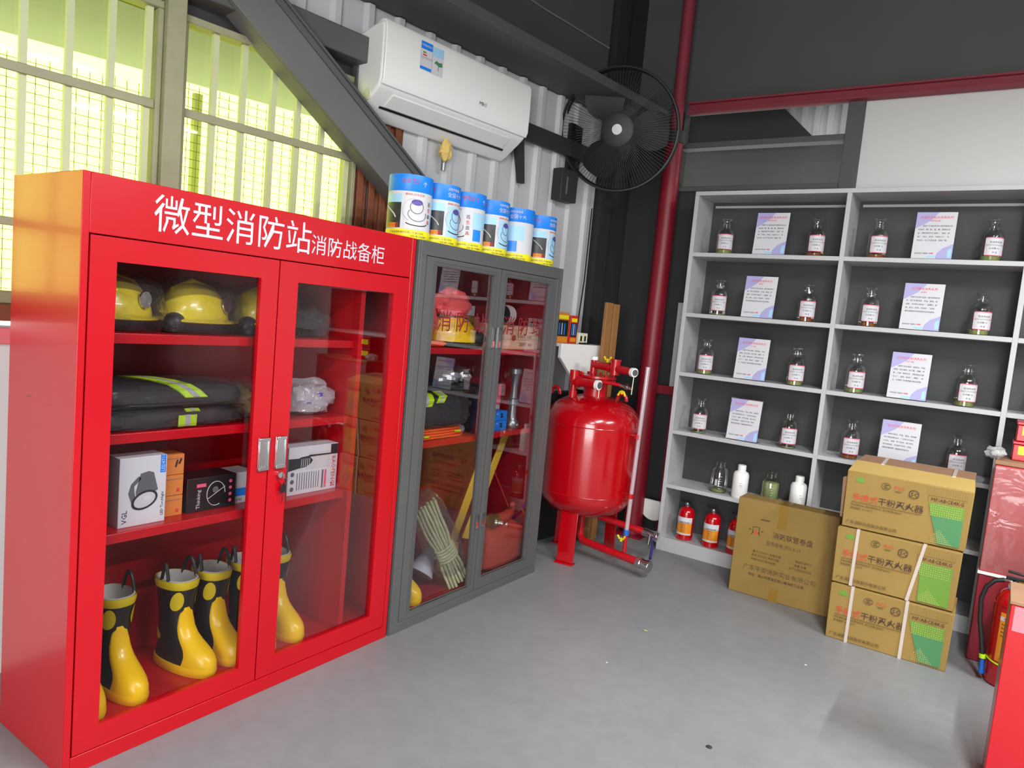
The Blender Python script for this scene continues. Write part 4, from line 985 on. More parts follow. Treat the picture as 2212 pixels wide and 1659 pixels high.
def make_card(r):
    t = thing('info_card', 'x', 'card'); W, H = 0.205, 0.272
    mb = MB(); mb.prism([(-0.002, 0.0), (0.0, 0.0), (0.034, H), (0.032, H)], 'x', -W / 2, W / 2); mb.box(-W / 2, W / 2, -0.012, 0.07, 0.0, 0.003); mb.build('holder', 'bottle', t, smooth=False)
    sl_ = 0.034 / H; nrm = Vector((0, -1, sl_)).normalized(); upv = Vector((0, sl_, 1)).normalized()
    fn = lambda u, v, l: tuple(Vector((-W / 2 + 0.003 + u, -0.0026, 0.004)) + upv * v + nrm * l)
    quads('paper', 'white_paper', t, [(0, 0, W - 0.006, H - 0.008)], fn); w, h = W - 0.006, H - 0.008
    f2 = lambda u, v, l: fn(u, v, l + 0.0006)
    quads('print', 'lilac', t, [[(0, h), (0.11, h), (0.075, h - 0.045), (0.04, h - 0.07), (0, h - 0.095)], [(w, 0.0), (w, 0.085), (w - 0.05, 0.06), (w - 0.075, 0.03), (w - 0.08, 0)]], f2)
    quads('print', 'ink_cyan', t, [[(w - 0.024, 0.008), (w - 0.006, 0.008), (w - 0.006, 0.062), (w - 0.024, 0.05)], (0.075, 0.006, 0.12, 0.018)], lambda u, v, l: fn(u, v, l + 0.0012))
    o0 = lambda u, v: Vector(fn(u, v, 0.0016))
    ti, sub = TIT[r]
    text('lettering', ti, 0.0165, 'pink', t, o0((w - 0.0165 * len(ti)) / 2, h - 0.036), (1, 0, 0), upv, world=False)
    if sub: text('lettering', sub, 0.014, 'pink', t, o0(w / 2 - 0.0042 * len(sub), h - 0.054), (1, 0, 0), upv, world=False)
    for i, ln in enumerate(BODY[r].split('\n')):
        text('lettering', ln, 0.0098, 'ink_grey', t, o0(0.016, h - 0.082 - i * 0.0205), (1, 0, 0), upv, world=False)
    text('lettering', '欢迎扫码了解更多', 0.0088, 'ink_grey', t, o0(0.014, 0.026), (1, 0, 0), upv, world=False)
    quads('print', 'pink', t, [[(0.088, 0.027), (0.102, 0.027), (0.102, 0.024), (0.108, 0.030), (0.102, 0.036), (0.102, 0.033), (0.088, 0.033)]], lambda u, v, l: fn(u, v, l + 0.0016))
    return t
CX = [(-1.330, -0.433), (-1.354, -0.443), (-1.354, -0.457), (-1.354, -0.459)]
for r in range(4):
    c = make_card(r); index_kids()
    c.location = (CX[r][0], 4.682, SZ[r] + 0.0005); c['label'] = 'printed information card on the %s shelf of the left bay' % rows[r]; c['group'] = 'information cards between the bottles'
    dup(c, (CX[r][1], 4.682, SZ[r] + 0.0005), None, 'printed information card on the %s shelf of the middle bay' % rows[r])
# fifth shelf: jars and white bottles
Z5 = SZ[4]
def jar(name, label, x, y, mat, level):
    t = thing(name, label, 'bottle', (x, y, Z5 + 0.0005))
    mb = MB(); mb.lathe([(0.048, 0.003), (0.052, 0.008), (0.052, level), (0.046, level + 0.004)], (0, 0, 0), 26); mb.build('liquid', mat, t)
    mb = MB(); mb.lathe([(0.052, 0), (0.056, 0.006), (0.056, 0.135), (0.048, 0.155), (0.032, 0.165), (0.031, 0.190), (0.036, 0.193), (0.036, 0.197)], (0, 0, 0), 28, cap=False); mb.build('body', 'bottle', t)
    mb = MB()
    for k in range(6): mb.patch(0.0572, 0.30, 0.62 if k % 2 else 0.52, 0.03 + 0.016 * k, 0.0325 + 0.016 * k)
    mb.build('scale_mark', 'white_paper', t)
    return t
j1 = jar('glass_jar', 'clear graduated glass jar with a little olive liquid, fifth shelf', -1.487, 4.75, 'olive', 0.018)
mb = MB(); mb.patch(0.0572, -0.15, 0.12, 0.05, 0.09); mb.build('print_mark', 'silver_tape', j1)
jar('glass_jar', 'wide glass jar filled with pale green liquid, fifth shelf', -1.145, 4.72, 'pale_green', 0.135)
wb1 = thing('white_bottle', 'white plastic bottle between the two glass jars', 'bottle', (-1.335, 4.715, Z5 + 0.0005), 0, 'white plastic bottles on the fifth shelf')
mb = MB(); mb.lathe([(0.046, 0), (0.050, 0.006), (0.050, 0.150), (0.044, 0.166), (0.026, 0.176), (0.024, 0.182)], (0, 0, 0), 28); mb.build('body', 'white_plastic', wb1)
mb = MB(); mb.lathe([(0.026, 0.182), (0.027, 0.186), (0.026, 0.212), (0.022, 0.215)], (0, 0, 0), 24); mb.build('cap', 'white_plastic', wb1)
mb = MB(); mb.patch(0.0503, 0.2, 0.55, 0.085, 0.087); mb.patch(0.0503, 0.2, 0.45, 0.10, 0.102); mb.patch(0.0503, 0.2, 0.6, 0.075, 0.0762); mb.build('print_mark', 'ink_grey', wb1)
index_kids()
dup(wb1, (-0.972, 4.71, Z5 + 0.0005), 0.2, 'white plastic bottle beside the divider, right of the pale green jar')
# small extinguishers on the bottom board
ex = thing('small_extinguisher', 'small red extinguisher at the left end of the bottom shelf', 'extinguisher', (-1.675, 4.735, 0.0955), 0, 'small extinguishers on the bottom shelf')
mb = MB(); mb.lathe([(0.050, 0), (0.0545, 0.004), (0.0545, 0.180), (0.050, 0.202), (0.034, 0.220), (0.014, 0.228)], (0, 0, 0), 28); mb.build('cylinder', 'red_tank', ex)
mb = MB(); mb.patch(0.0550, -0.98, 1.15, 0.038, 0.16); lbx = mb.build('label', 'orange', ex)
mb = MB(); mb.patch(0.0557, -0.98, 1.15, 0.130, 0.160); mb.build('label_band', 'white_paper', lbx)
mb = MB(); mb.patch(0.0557, -0.98, 1.15, 0.040, 0.050); mb.build('label_band', 'white_paper', lbx)
mb = MB(); mb.patch(0.0563, -0.98, 1.15, 0.120, 0.131); mb.build('label_strip', 'mag', lbx)
text('lettering', '水基型灭火器', 0.0112, 'ink_black', lbx, (-0.026, 0, 0.122), None, None, wrap=((0, 0), 0.0571))
for k in range(5): text('lettering', '使用方法', 0.0085, 'ink', lbx, (-0.014, 0, 0.108 - k * 0.0125), None, None, wrap=((0, 0), 0.0565))
mb = MB(); mb.cyl((0, 0, 0.228), (0, 0, 0.250), 0.014, 16); mb.sphere((0.0, -0.016, 0.246), 0.013, 0.006, 0.013, 14, 8); mb.build('valve', 'steel', ex)
mb = MB(); mb.box(-0.045, 0.02, -0.008, 0.008, 0.252, 0.257); mb.hexa([(-0.05, -0.007, 0.262), (0.015, -0.007, 0.256), (0.015, 0.007, 0.256), (-0.05, 0.007, 0.262)], [(-0.05, -0.007, 0.267), (0.015, -0.007, 0.262), (0.015, 0.007, 0.262), (-0.05, 0.007, 0.267)]); mb.build('lever', 'black_plastic', ex)
index_kids()
dup(ex, (-1.487, 4.72, 0.0955), 0.05, 'small red extinguisher in the middle of the three on the bottom shelf')
dup(ex, (-1.315, 4.70, 0.0955), -0.1, 'small red extinguisher half hidden behind the large carton')

# ============================================================ CARTONS
W_, H_, D_c = 0.552, 0.291, 0.30
def fire_carton(x, y, z, label, straps, skew=0.0, variant=0):
    t = thing('extinguisher_carton', label, 'carton', (x, y, z), skew, 'stacked extinguisher cartons')
    mb = MB(); mb.hexa([(0.004, 0.0, 0), (W_ - 0.004, 0.0, 0), (W_ - 0.01, D_c, 0), (0.008, D_c, 0)], [(0.0, -0.004, H_ - 0.002), (W_, -0.003, H_ - 0.002), (W_ - 0.004, D_c, H_ - 0.002), (0.004, D_c, H_ - 0.002)])
    mb.build('box', 'card', t, bevel=0.004)
    if variant == 0:
        mb = MB(); mb.hexa([(0.002, -0.002, H_ - 0.004), (W_ - 0.002, -0.002, H_ - 0.004), (W_ - 0.01, 0.12, H_ - 0.004), (0.02, 0.12, H_ - 0.004)], [(0.002, -0.003, H_), (W_ - 0.002, -0.003, H_), (W_ - 0.008, 0.12, H_ + 0.040), (0.018, 0.12, H_ + 0.040)]); mb.build('flap', 'card_light', t)
        mb = MB(); mb.hexa([(0.02, 0.121, H_ - 0.004), (W_ - 0.01, 0.121, H_ - 0.004), (W_ - 0.01, D_c, H_ - 0.004), (0.03, D_c, H_ - 0.004)], [(0.02, 0.121, H_ + 0.038), (W_ - 0.01, 0.121, H_ + 0.038), (W_ - 0.01, D_c, H_ + 0.052), (0.03, D_c, H_ + 0.052)]); mb.build('flap', 'card_in', t)
    else:
        mb = MB(); mb.hexa([(0.01, 0.0, H_ - 0.002), (W_ - 0.01, 0.0, H_ - 0.002), (W_ - 0.012, D_c / 2 - 0.002, H_ - 0.002), (0.014, D_c / 2 - 0.002, H_ - 0.002)], [(0.01, 0.0, H_ + 0.001), (W_ - 0.01, 0.0, H_ + 0.001), (W_ - 0.012, D_c / 2 - 0.002, H_ + 0.003), (0.014, D_c / 2 - 0.002, H_ + 0.003)]); mb.build('flap', 'card', t)
        mb = MB(); mb.hexa([(0.014, D_c / 2 + 0.002, H_ - 0.002), (W_ - 0.012, D_c / 2 + 0.002, H_ - 0.002), (W_ - 0.02, D_c, H_ - 0.002), (0.02, D_c, H_ - 0.002)], [(0.014, D_c / 2 + 0.002, H_ + 0.003), (W_ - 0.012, D_c / 2 + 0.002, H_ + 0.003), (W_ - 0.02, D_c, H_ + 0.001), (0.02, D_c, H_ + 0.001)]); mb.build('flap', 'card_in' if variant == 0 else 'card', t)
    fn = lambda u, v, l: (u, -0.0046 - l, v)
    gx = 0.372
    quads('print', 'green_light', t, [[(gx, 0.205), (W_ - 0.03, 0.205), (W_ - 0.03, 0.145), (gx + 0.016, 0.145)]] + ([[(gx + 0.018, 0.145), (W_ - 0.03, 0.145), (W_ - 0.03, 0.012), (W_ - 0.16, 0.012), (gx + 0.02, 0.08)]] if variant == 1 else []) + [[(0.045, 0.238), (0.085, 0.238), (0.085, 0.252), (0.065, 0.268), (0.045, 0.25)]], fn)
    if variant != 1: quads('print', 'green_dark', t, [[(gx + 0.016, 0.145), (W_ - 0.03, 0.145), (W_ - 0.03, 0.012), (gx + 0.06, 0.012)]], fn)
    dots = []
    for i in range(15):
        for j in range(6):
            s = 0.0016 + 0.0004 * ((i + j) % 2); u = gx + 0.014 + i * 0.0095; v = 0.198 - j * 0.0105
            if u < W_ - 0.034: dots.append((u - s, v - s, u + s, v + s))
    for i in range(14):
        for j in range(8):
            u = gx + 0.030 + i * 0.0075; v = 0.018 + j * 0.0085
            if v < 0.085 - abs(u - (gx + 0.06)) * 1.2: dots.append((u - 0.0018, v - 0.0018, u + 0.0018, v + 0.0018))
    quads('print_dots', 'dot', t, dots, lambda u, v, l: (u, -0.0052 - l, v), kind='stuff')
    d2 = []
    for i in range(18):
        for j in range(4):
            u = gx - 0.012 + i * 0.0098; v = 0.244 + j * 0.0105
            if u < W_ - 0.02: d2.append((u - 0.001, v - 0.001, u + 0.001, v + 0.001))
    quads('print_dots', 'ink_soft', t, d2, fn, kind='stuff')
    X, Zu = (1, 0, 0), (0, 0, 1)
    P = lambda u, v: (u, -0.0056, v)
    text('lettering', '手提式', 0.040, 'ink_red', t, P(0.036, 0.145), X, Zu, world=False)
    text('lettering', '干粉灭火器', 0.0405, 'ink', t, P(0.154, 0.145), X, Zu, world=False)
    text('lettering', 'MF/ABCE4KG', 0.0235, 'ink', t, P(gx + 0.008, 0.214), X, Zu, world=False)
    text('lettering', 'ISO', 0.028, 'ink', t, P(0.283, 0.217), X, Zu, sx=1.15, world=False)
    text('lettering', 'PICC', 0.023, 'ink_red', t, P(0.220, 0.235), X, Zu, sx=0.9, world=False)
    mb = MB()
    for rx, ry in ((0.020, 0.0165),):
        mb.tube([(0.182 + rx * math.cos(a), -0.0058, 0.241 + ry * math.sin(a)) for a in [2 * PI * k / 24 for k in range(25)]], 0.0009, 5, cap=False)
    for k in range(3): mb.tube([(0.178 + 0.0065 * k + 0.0055 * math.cos(a), -0.0058, 0.241 + 0.009 * math.sin(a)) for a in [0.7 + (2 * PI - 1.4) * q / 10 for q in range(11)]], 0.0009, 5)
    mb.build('print_mark', 'ink', t)
    mb = MB()
    for a0, a1 in ((0.35, PI - 0.35), (PI + 0.35, 2 * PI - 0.35)):
        for k_ in (0.8, 1.0): mb.tube([(0.307 + 0.023 * math.cos(a), -0.0058, 0.227 + 0.021 * k_ * math.sin(a)) for a in [a0 + (a1 - a0) * q / 10 for q in range(11)]], 0.0008, 5)
    mb.build('print_mark', 'ink', t)
    quads('print', 'ink_soft', t, [(0.034, 0.132, 0.350, 0.1335), (0.034, 0.136, 0.350, 0.1365), (gx - 0.004, 0.238, W_ - 0.024, 0.239), (gx - 0.004, 0.208, gx - 0.003, 0.238), (0.222, 0.226, 0.254, 0.2275), (0.226, 0.221, 0.250, 0.2225)], fn)
    text('lettering', '灭火种类ABC类及带电火灾  执行标准GB4351', 0.0118, 'ink_soft', t, P(0.034, 0.116), X, Zu, world=False)
    text('lettering', '使用温度 -20~+55℃', 0.0118, 'ink_soft', t, P(0.034, 0.099), X, Zu, world=False)
    text('lettering', '广东消防科技股份有限公司', 0.0195, 'ink_soft', t, P(0.022, 0.022), X, Zu, world=False)
    for (u0, u1) in straps:
        mb = MB()
        w = 0.0075
        mb.hexa([(u1 - w, -0.0075, 0.0), (u1 + w, -0.0075, 0.0), (u1 + w, -0.006, 0.0), (u1 - w, -0.006, 0.0)], [(u0 - w, -0.0085, H_ + 0.004), (u0 + w, -0.0085, H_ + 0.004), (u0 + w, -0.006, H_ + 0.004), (u0 - w, -0.006, H_ + 0.004)])
        mb.box(u0 - w, u0 + w, -0.006, D_c + 0.004, H_ + 0.003, H_ + 0.0042); mb.build('strap', 'strap', t, smooth=False)
    if variant == 0:
        for u in (0.14, 0.455):
            mb = MB(); mb.hexa([(u - 0.0075, 0.11, H_ + 0.034), (u + 0.0075, 0.11, H_ + 0.034), (u + 0.0075, D_c, H_ + 0.050), (u - 0.0075, D_c, H_ + 0.050)], [(u - 0.0075, 0.11, H_ + 0.042), (u + 0.0075, 0.11, H_ + 0.042), (u + 0.0075, D_c, H_ + 0.0545), (u - 0.0075, D_c, H_ + 0.0545)]); mb.build('strap', 'strap', t, smooth=False)
    return t
fire_carton(-0.607, 3.998, 0.0, 'bottom brown extinguisher carton of the three, with two white straps', [(0.105, 0.103), (0.352, 0.350)], 0.0, 2)
fire_carton(-0.612, 4.000, H_ + 0.006, 'middle brown extinguisher carton of the three, with two leaning pink-white straps', [(0.098, 0.095), (0.395, 0.350)], 0.0, 1)
tc_ = fire_carton(-0.602, 4.006, 2 * H_ + 0.012, 'top brown extinguisher carton of the three, with torn edges and no front straps', [], 0.0, 0)
mb = MB(); mb.hexa([(-0.012, 0.02, 0.04), (-0.002, 0.015, 0.04), (-0.002, 0.02, 0.045), (-0.012, 0.03, 0.045)], [(-0.02, 0.015, 0.245), (-0.001, 0.01, 0.255), (-0.001, 0.016, 0.255), (-0.018, 0.022, 0.248)]); mb.build('torn_flap', 'card_in', tc_)
# big carton
bc = thing('hose_reel_carton', 'large flat brown carton standing in front of the shelf unit beside the stack', 'carton', (-1.205, 4.272, 0.0))
mb = MB(); mb.box(0, 0.56, 0, 0.13, 0, 0.568); mb.build('box', 'card2', bc, bevel=0.004)
mb = MB(); mb.box(0.008, 0.552, 0.002, 0.063, 0.568, 0.571); mb.build('flap', 'card2', bc); mb = MB(); mb.box(0.008, 0.552, 0.067, 0.128, 0.568, 0.571); mb.build('flap', 'card2', bc)
mb = MB(); mb.box(0.235, 0.285, -0.001, 0.0, 0.43, 0.572); mb.box(0.235, 0.285, 0.0, 0.13, 0.571, 0.572); mb.build('tape', 'tape', bc, smooth=False)
mb = MB(); mb.box(0.235, 0.285, -0.001, 0.0, 0.0, 0.075); mb.build('tape', 'tape', bc, smooth=False)
X, Zu = (1, 0, 0), (0, 0, 1)
text('lettering', '消防软管卷盘', 0.040, 'ink', bc, (0.215, -0.0012, 0.372), X, Zu, sx=0.93, world=False)
text('lettering', '型号规格 JPS0.8-19', 0.030, 'ink_soft', bc, (0.185, -0.0012, 0.322), X, Zu, sx=0.8, world=False)
for i, (u, v, s_) in enumerate(((0.115, 0.262, '最大工作压力 软管长度'), (0.112, 0.240, '额定工作压力喷射性能'), (0.110, 0.216, '软管内径及有效射程'), (0.355, 0.262, '卷盘包装尺寸'), (0.352, 0.238, '净重 毛重'), (0.325, 0.216, '生产日期及检验员'))):
    text('lettering', s_, 0.0165, 'ink_soft', bc, (u, -0.0012, v), X, Zu, sx=0.95, world=False)
text('lettering', '广东平安消防实业有限公司', 0.034, 'ink_soft', bc, (0.072, -0.0012, 0.155), X, Zu, sx=1.0, world=False)
text('lettering', '地址：佛山市南海区狮山镇消防工业园', 0.019, 'ink', bc, (0.105, -0.0016, 0.122), X, Zu, sx=0.97, world=False)
mb = MB(); 
for pts in ([(0.102, 0.372), (0.102, 0.412), (0.138, 0.412), (0.138, 0.372)], [(0.095, 0.362), (0.105, 0.385), (0.105, 0.375)], [(0.145, 0.362), (0.135, 0.385), (0.135, 0.375)]):
    mb.tube([(u, -0.0014, v) for u, v in pts], 0.0016, 5)
mb.build('print_mark', 'ink', bc)
quads('print', 'ink_red', bc, [[(0.108, 0.37), (0.132, 0.37), (0.120, 0.395)]], lambda u, v, l: (u, -0.0008 - l, v))
quads('print', 'ink_soft', bc, [(0.080, 0.388, 0.090, 0.396), (0.150, 0.388, 0.160, 0.396), (0.14, 0.458, 0.19, 0.466)], lambda u, v, l: (u, -0.0008 - l, v))

# ============================================================ TANK
TX, TY = -2.145, 4.115
tk = thing('foam_tank', 'large glossy red pressure tank on flat legs with pipework on its dome', 'tank', (TX, TY, 0))
R = 0.305
prof = []
zc0, zc1 = 0.445, 0.880
for k in range(9): a = PI / 2 * (1 - k / 8); prof.append((max(0.002, R * math.cos(a) ** 0.85 if k else 0.002), zc0 - 0.175 * math.sin(a)))
for k in range(1, 9): a = PI / 2 * k / 8; prof.append((max(0.002, R * math.cos(a) ** 0.85 if k < 8 else 0.002), zc1 + 0.175 * math.sin(a)))
prof.insert(9, (R, zc1))
mb = MB(); mb.lathe(prof, (0, 0, 0), 64); mb.build('vessel', 'red_tank', tk, angle=60)
mb = MB()
for z in (zc0, zc1 - 0.005):
    mb.tube([((R + 0.001) * math.cos(a), (R + 0.001) * math.sin(a), z) for a in [2 * PI * k / 60 for k in range(61)]], 0.0035, 6, cap=False)
mb.build('weld_seam', 'red_tank', tk)
for ax, ay in ((0.028, -0.225), (0.125, 0.245), (-0.21, 0.12)):
    a = math.atan2(ay, ax); ca, sa = math.cos(a), math.sin(a)
    mb = MB(); w = 0.056; r0 = 0.235
    def LP(r, t, z): return (ca * r - sa * t, sa * r + ca * t, z)
    mb.hexa([LP(r0, -w, 0.01), LP(r0 + 0.008, -w, 0.01), LP(r0 + 0.008, w, 0.01), LP(r0, w, 0.01)], [LP(r0 - 0.01, -w, 0.36), LP(r0 - 0.002, -w, 0.36), LP(r0 - 0.002, w, 0.36), LP(r0 - 0.01, w, 0.36)])
    mb.hexa([LP(r0 - 0.02, -w - 0.006, 0), LP(r0 + 0.03, -w - 0.006, 0), LP(r0 + 0.03, w + 0.006, 0), LP(r0 - 0.02, w + 0.006, 0)], [LP(r0 - 0.02, -w - 0.006, 0.01), LP(r0 + 0.03, -w - 0.006, 0.01), LP(r0 + 0.03, w + 0.006, 0.01), LP(r0 - 0.02, w + 0.006, 0.01)])
    mb.build('leg', 'red_tank', tk, bevel=0.002)
for lx, ly, rr in ((-0.235, -0.10, 0.4), (0.165, 0.05, 0.2)):
    mb = MB(); mb.tube([(lx + 0.032 * math.cos(a), ly, 1.035 + 0.045 * math.sin(a)) for a in [PI * k / 10 for k in range(11)]], 0.012, 10); mb.build('lifting_lug', 'red_pipe', tk)
def rel(p): return (p[0] - TX, p[1] - TY, p[2])
# lower manifold pipe with the plugged white end
mb = MB(); mb.cyl(rel((-2.235, 3.98, 1.00)), rel((-2.235, 3.98, 1.16)), 0.019, 16); mb.cyl(rel((-2.235, 3.98, 1.035)), rel((-2.235, 3.98, 1.075)), 0.026, 16); mb.cyl(rel((-2.235, 3.98, 1.130)), rel((-2.235, 3.98, 1.205)), 0.030, 18)
mb.tube([rel((-2.24, 3.98, 1.135)), rel((-2.15, 3.97, 1.135)), rel((-2.055, 3.95, 1.133))], 0.028, 18); mb.cyl(rel((-2.20, 3.975, 1.135)), rel((-2.19, 3.975, 1.135)), 0.036, 18); mb.build('pipe', 'red_pipe', tk)
mb = MB(); mb.tube([rel((-2.058, 3.95, 1.133)), rel((-2.036, 3.947, 1.133))], 0.031, 18); mb.build('plug', 'white_plastic', tk)
mb = MB(); mb.cyl(rel((-2.0355, 3.947, 1.133)), rel((-2.030, 3.946, 1.133)), 0.021, 18); mb.build('plug_recess', 'dark_steel', tk)
mb = MB(); mb.cyl(rel((-2.035, 3.947, 1.10)), rel((-2.035, 3.947, 1.055)), 0.003, 6); mb.build('drip', 'cream_plastic', tk)
# flange plate
mb = MB(); mb.lathe([(0.0, 0), (0.115, 0), (0.115, 0.014), (0, 0.014)], rel((-2.14, 4.10, 1.148)), 32, sx=1.1, cap=False); mb.lathe([(0.0, 0), (0.115, 0), (0.115, 0.014), (0, 0.014)], rel((-2.14, 4.10, 1.166)), 32, sx=1.1, cap=False); mb.cyl(rel((-2.14, 4.10, 1.04)), rel((-2.14, 4.10, 1.15)), 0.075, 24); mb.build('flange', 'red_pipe', tk)
for k in range(8):
    a = 2 * PI * k / 8 + 0.2
    mb = MB(); mb.cyl(rel((-2.14 + 0.108 * math.cos(a), 4.10 + 0.098 * math.sin(a), 1.14)), rel((-2.14 + 0.108 * math.cos(a), 4.10 + 0.098 * math.sin(a), 1.195)), 0.010, 6); mb.build('bolt', 'red_pipe', tk)
# upper manifold pipe
mb = MB(); mb.cyl(rel((-2.18, 4.12, 1.17)), rel((-2.18, 4.12, 1.275)), 0.022, 16); mb.tube([rel((-2.18, 4.12, 1.245)), rel((-2.08, 4.09, 1.243)), rel((-1.98, 4.06, 1.24)), rel((-1.855, 4.01, 1.235))], 0.024, 18)
mb.cyl(rel((-2.00, 4.065, 1.20)), rel((-2.00, 4.065, 1.285)), 0.030, 18); mb.cyl(rel((-2.00, 4.065, 1.285)), rel((-2.00, 4.065, 1.297)), 0.036, 18); mb.cyl(rel((-2.045, 4.08, 1.242)), rel((-2.035, 4.077, 1.242)), 0.031, 18); mb.build('pipe', 'red_pipe', tk)
mb = MB(); mb.cyl(rel((-2.18, 4.12, 1.275)), rel((-2.18, 4.12, 1.297)), 0.024, 16); mb.build('plug', 'white_plastic', tk)
mb = MB(); mb.tube([rel((-1.858, 4.011, 1.235)), rel((-1.836, 4.002, 1.234))], 0.028, 18); mb.build('plug', 'white_plastic', tk)
mb = MB(); mb.tube([rel((-1.8355, 4.002, 1.234)), rel((-1.832, 4.0, 1.234))], 0.019, 18); mb.build('plug_recess', 'dark_steel', tk)
mb = MB(); mb.cyl(rel((-1.838, 3.998, 1.205)), rel((-1.842, 3.998, 1.10)), 0.003, 6); mb.build('drip', 'cream_plastic', tk)
mb = MB(); mb.tube([rel((-2.10, 4.0, 1.15)), rel((-2.0, 4.02, 1.15)), rel((-1.93, 4.03, 1.145))], 0.011, 12); mb.build('thin_pipe', 'red_pipe', tk)
mb = MB(); mb.tube([rel((-1.935, 4.03, 1.145)), rel((-1.855, 4.04, 1.135))], 0.013, 12); mb.cyl(rel((-1.905, 4.035, 1.142)), rel((-1.89, 4.037, 1.14)), 0.019, 6); mb.build('coupling', 'chrome', tk)
def valve_lever(x, y, z, flip=1):
    mb = MB(); mb.cyl(rel((x, y, z - 0.012)), rel((x, y, z + 0.006)), 0.008, 10)
    mb.tube([rel((x - 0.026, y, z + 0.022 * flip)), rel((x - 0.012, y, z + 0.002)), rel((x, y, z + 0.006)), rel((x + 0.012, y, z + 0.002)), rel((x + 0.024, y, z + 0.024 * flip))], 0.0065, 8); mb.build('valve_lever', 'yellow_part', tk)
valve_lever(-2.06, 4.07, 1.285); valve_lever(-1.915, 4.02, 1.105, -1)
# level gauge tube with clamps
mb = MB(); mb.cyl(rel((-1.775, 4.05, 1.275)), rel((-1.80, 4.05, 0.26)), 0.0135, 16); mb.build('gauge_tube', 'tube', tk)
for z in (0.845, 0.475):
    mb = MB(); mb.cyl(rel((-1.79 - (1.275 - z) * 0.01, 4.05, z - 0.015)), rel((-1.79 - (1.275 - z) * 0.01, 4.05, z + 0.015)), 0.019, 14); mb.tube([rel((-1.80, 4.06, z)), rel((-1.86, 4.08, z))], 0.009, 8); mb.build('clamp', 'red_pipe', tk)
mb = MB(); mb.cyl(rel((-1.80, 4.05, 0.262)), rel((-1.80, 4.05, 0.228)), 0.018, 14); mb.build('fitting', 'blue_part', tk)
valve_lever(-1.82, 4.03, 0.20, 1)
mb = MB(); mb.tube([rel((-1.80, 4.05, 0.228)), rel((-1.80, 4.05, 0.12))], 0.011, 12); mb.tube([rel((-2.15, 4.115, 0.28)), rel((-2.15, 4.115, 0.13)), rel((-2.12, 4.09, 0.105)), rel((-1.95, 4.06, 0.10)), rel((-1.70, 4.03, 0.09))], 0.024, 16); mb.build('drain_pipe', 'red_pipe', tk)
mb = MB(); mb.tube([rel((-1.70, 4.03, 0.09)), rel((-1.61, 4.015, 0.085))], 0.031, 16); mb.cyl(rel((-1.685, 4.027, 0.09)), rel((-1.668, 4.024, 0.09)), 0.038, 6); mb.cyl(rel((-1.63, 4.018, 0.086)), rel((-1.612, 4.015, 0.085)), 0.038, 16); mb.build('coupling', 'chrome', tk)
mb = MB(); mb.tube([rel((-2.10, 4.25, 0.24)), rel((-1.98, 4.27, 0.225)), rel((-1.80, 4.28, 0.21)), rel((-1.78, 4.28, 0.208))], 0.022, 14); mb.build('drain_pipe', 'red_pipe', tk)
mb = MB(); mb.tube([rel((-1.785, 4.28, 0.209)), rel((-1.68, 4.285, 0.195))], 0.026, 14); mb.cyl(rel((-1.71, 4.283, 0.2)), rel((-1.69, 4.284, 0.197)), 0.034, 8); mb.tube([rel((-1.73, 4.26, 0.205)), rel((-1.72, 4.22, 0.15))], 0.007, 8); mb.build('coupling', 'chrome', tk)
mb = MB(); mb.tube([rel((-1.68, 4.20, 0.15)), rel((-1.655, 4.12, 0.10))], 0.009, 8); mb.tube([rel((-1.68, 4.20, 0.15)), rel((-1.72, 4.26, 0.20))], 0.005, 6); mb.build('drain_lever', 'navy', tk)

# ============================================================ AIR CONDITIONER
ac = wthing('air_conditioner', 'white wall air conditioner with energy labels on its front', 'air conditioner', -1.13, 0.0, 2.40)
L0, L1 = 0.02, 1.12     # along the wall from the root
pr = [(0.0, 0.02), (0.0, 0.385), (-0.13, 0.415), (-0.185, 0.424), (-0.205, 0.42), (-0.213, 0.40), (-0.216, 0.28), (-0.214, 0.165), (-0.204, 0.135), (-0.185, 0.115), (-0.07, 0.030), (-0.03, 0.008)]
mb = MB(); mb.prism(pr, 'x', L0, L1 - 0.04); mb.build('body', 'white_plastic', ac, bevel=0.012, bseg=3)
mb = MB(); mb.prism([(-0.150, 0.418), (-0.190, 0.434), (-0.212, 0.428), (-0.226, 0.40), (-0.229, 0.28), (-0.227, 0.160), (-0.214, 0.132), (-0.208, 0.137), (-0.214, 0.17), (-0.213, 0.40), (-0.19, 0.418)], 'x', L0 + 0.004, L1 - 0.044); mb.build('front_cover', 'white_plastic', ac, bevel=0.004)
n2 = Vector((0, -0.78, -0.62)).normalized()
def acp(x, t, l=0.0):   # on the sloping underside between (-.205,.120) and (-.10,.025)
    a = Vector((x, -0.187, 0.117)); b = Vector((x, -0.07, 0.030)); p = a + (b - a) * t
    nn = Vector((0, -0.597, -0.802)); return tuple(p + nn * l)
mb = MB(); mb.hexa([acp(L0 + 0.10, 0.05, 0.001), acp(L1 - 0.14, 0.05, 0.001), acp(L1 - 0.14, 0.60, 0.001), acp(L0 + 0.10, 0.60, 0.001)], [acp(L0 + 0.10, 0.05, 0.006), acp(L1 - 0.14, 0.05, 0.006), acp(L1 - 0.14, 0.60, 0.006), acp(L0 + 0.10, 0.60, 0.006)]); mb.build('louvre_flap', 'white_plastic', ac, bevel=0.002)
mb = MB(); mb.hexa([acp(L0 + 0.08, 0.64, 0.0), acp(L1 - 0.12, 0.64, 0.0), acp(L1 - 0.12, 0.72, 0.0), acp(L0 + 0.08, 0.72, 0.0)], [acp(L0 + 0.08, 0.64, 0.004), acp(L1 - 0.12, 0.64, 0.004), acp(L1 - 0.12, 0.72, 0.004), acp(L0 + 0.08, 0.72, 0.004)]); mb.build('outlet_slot', 'black_plastic', ac)
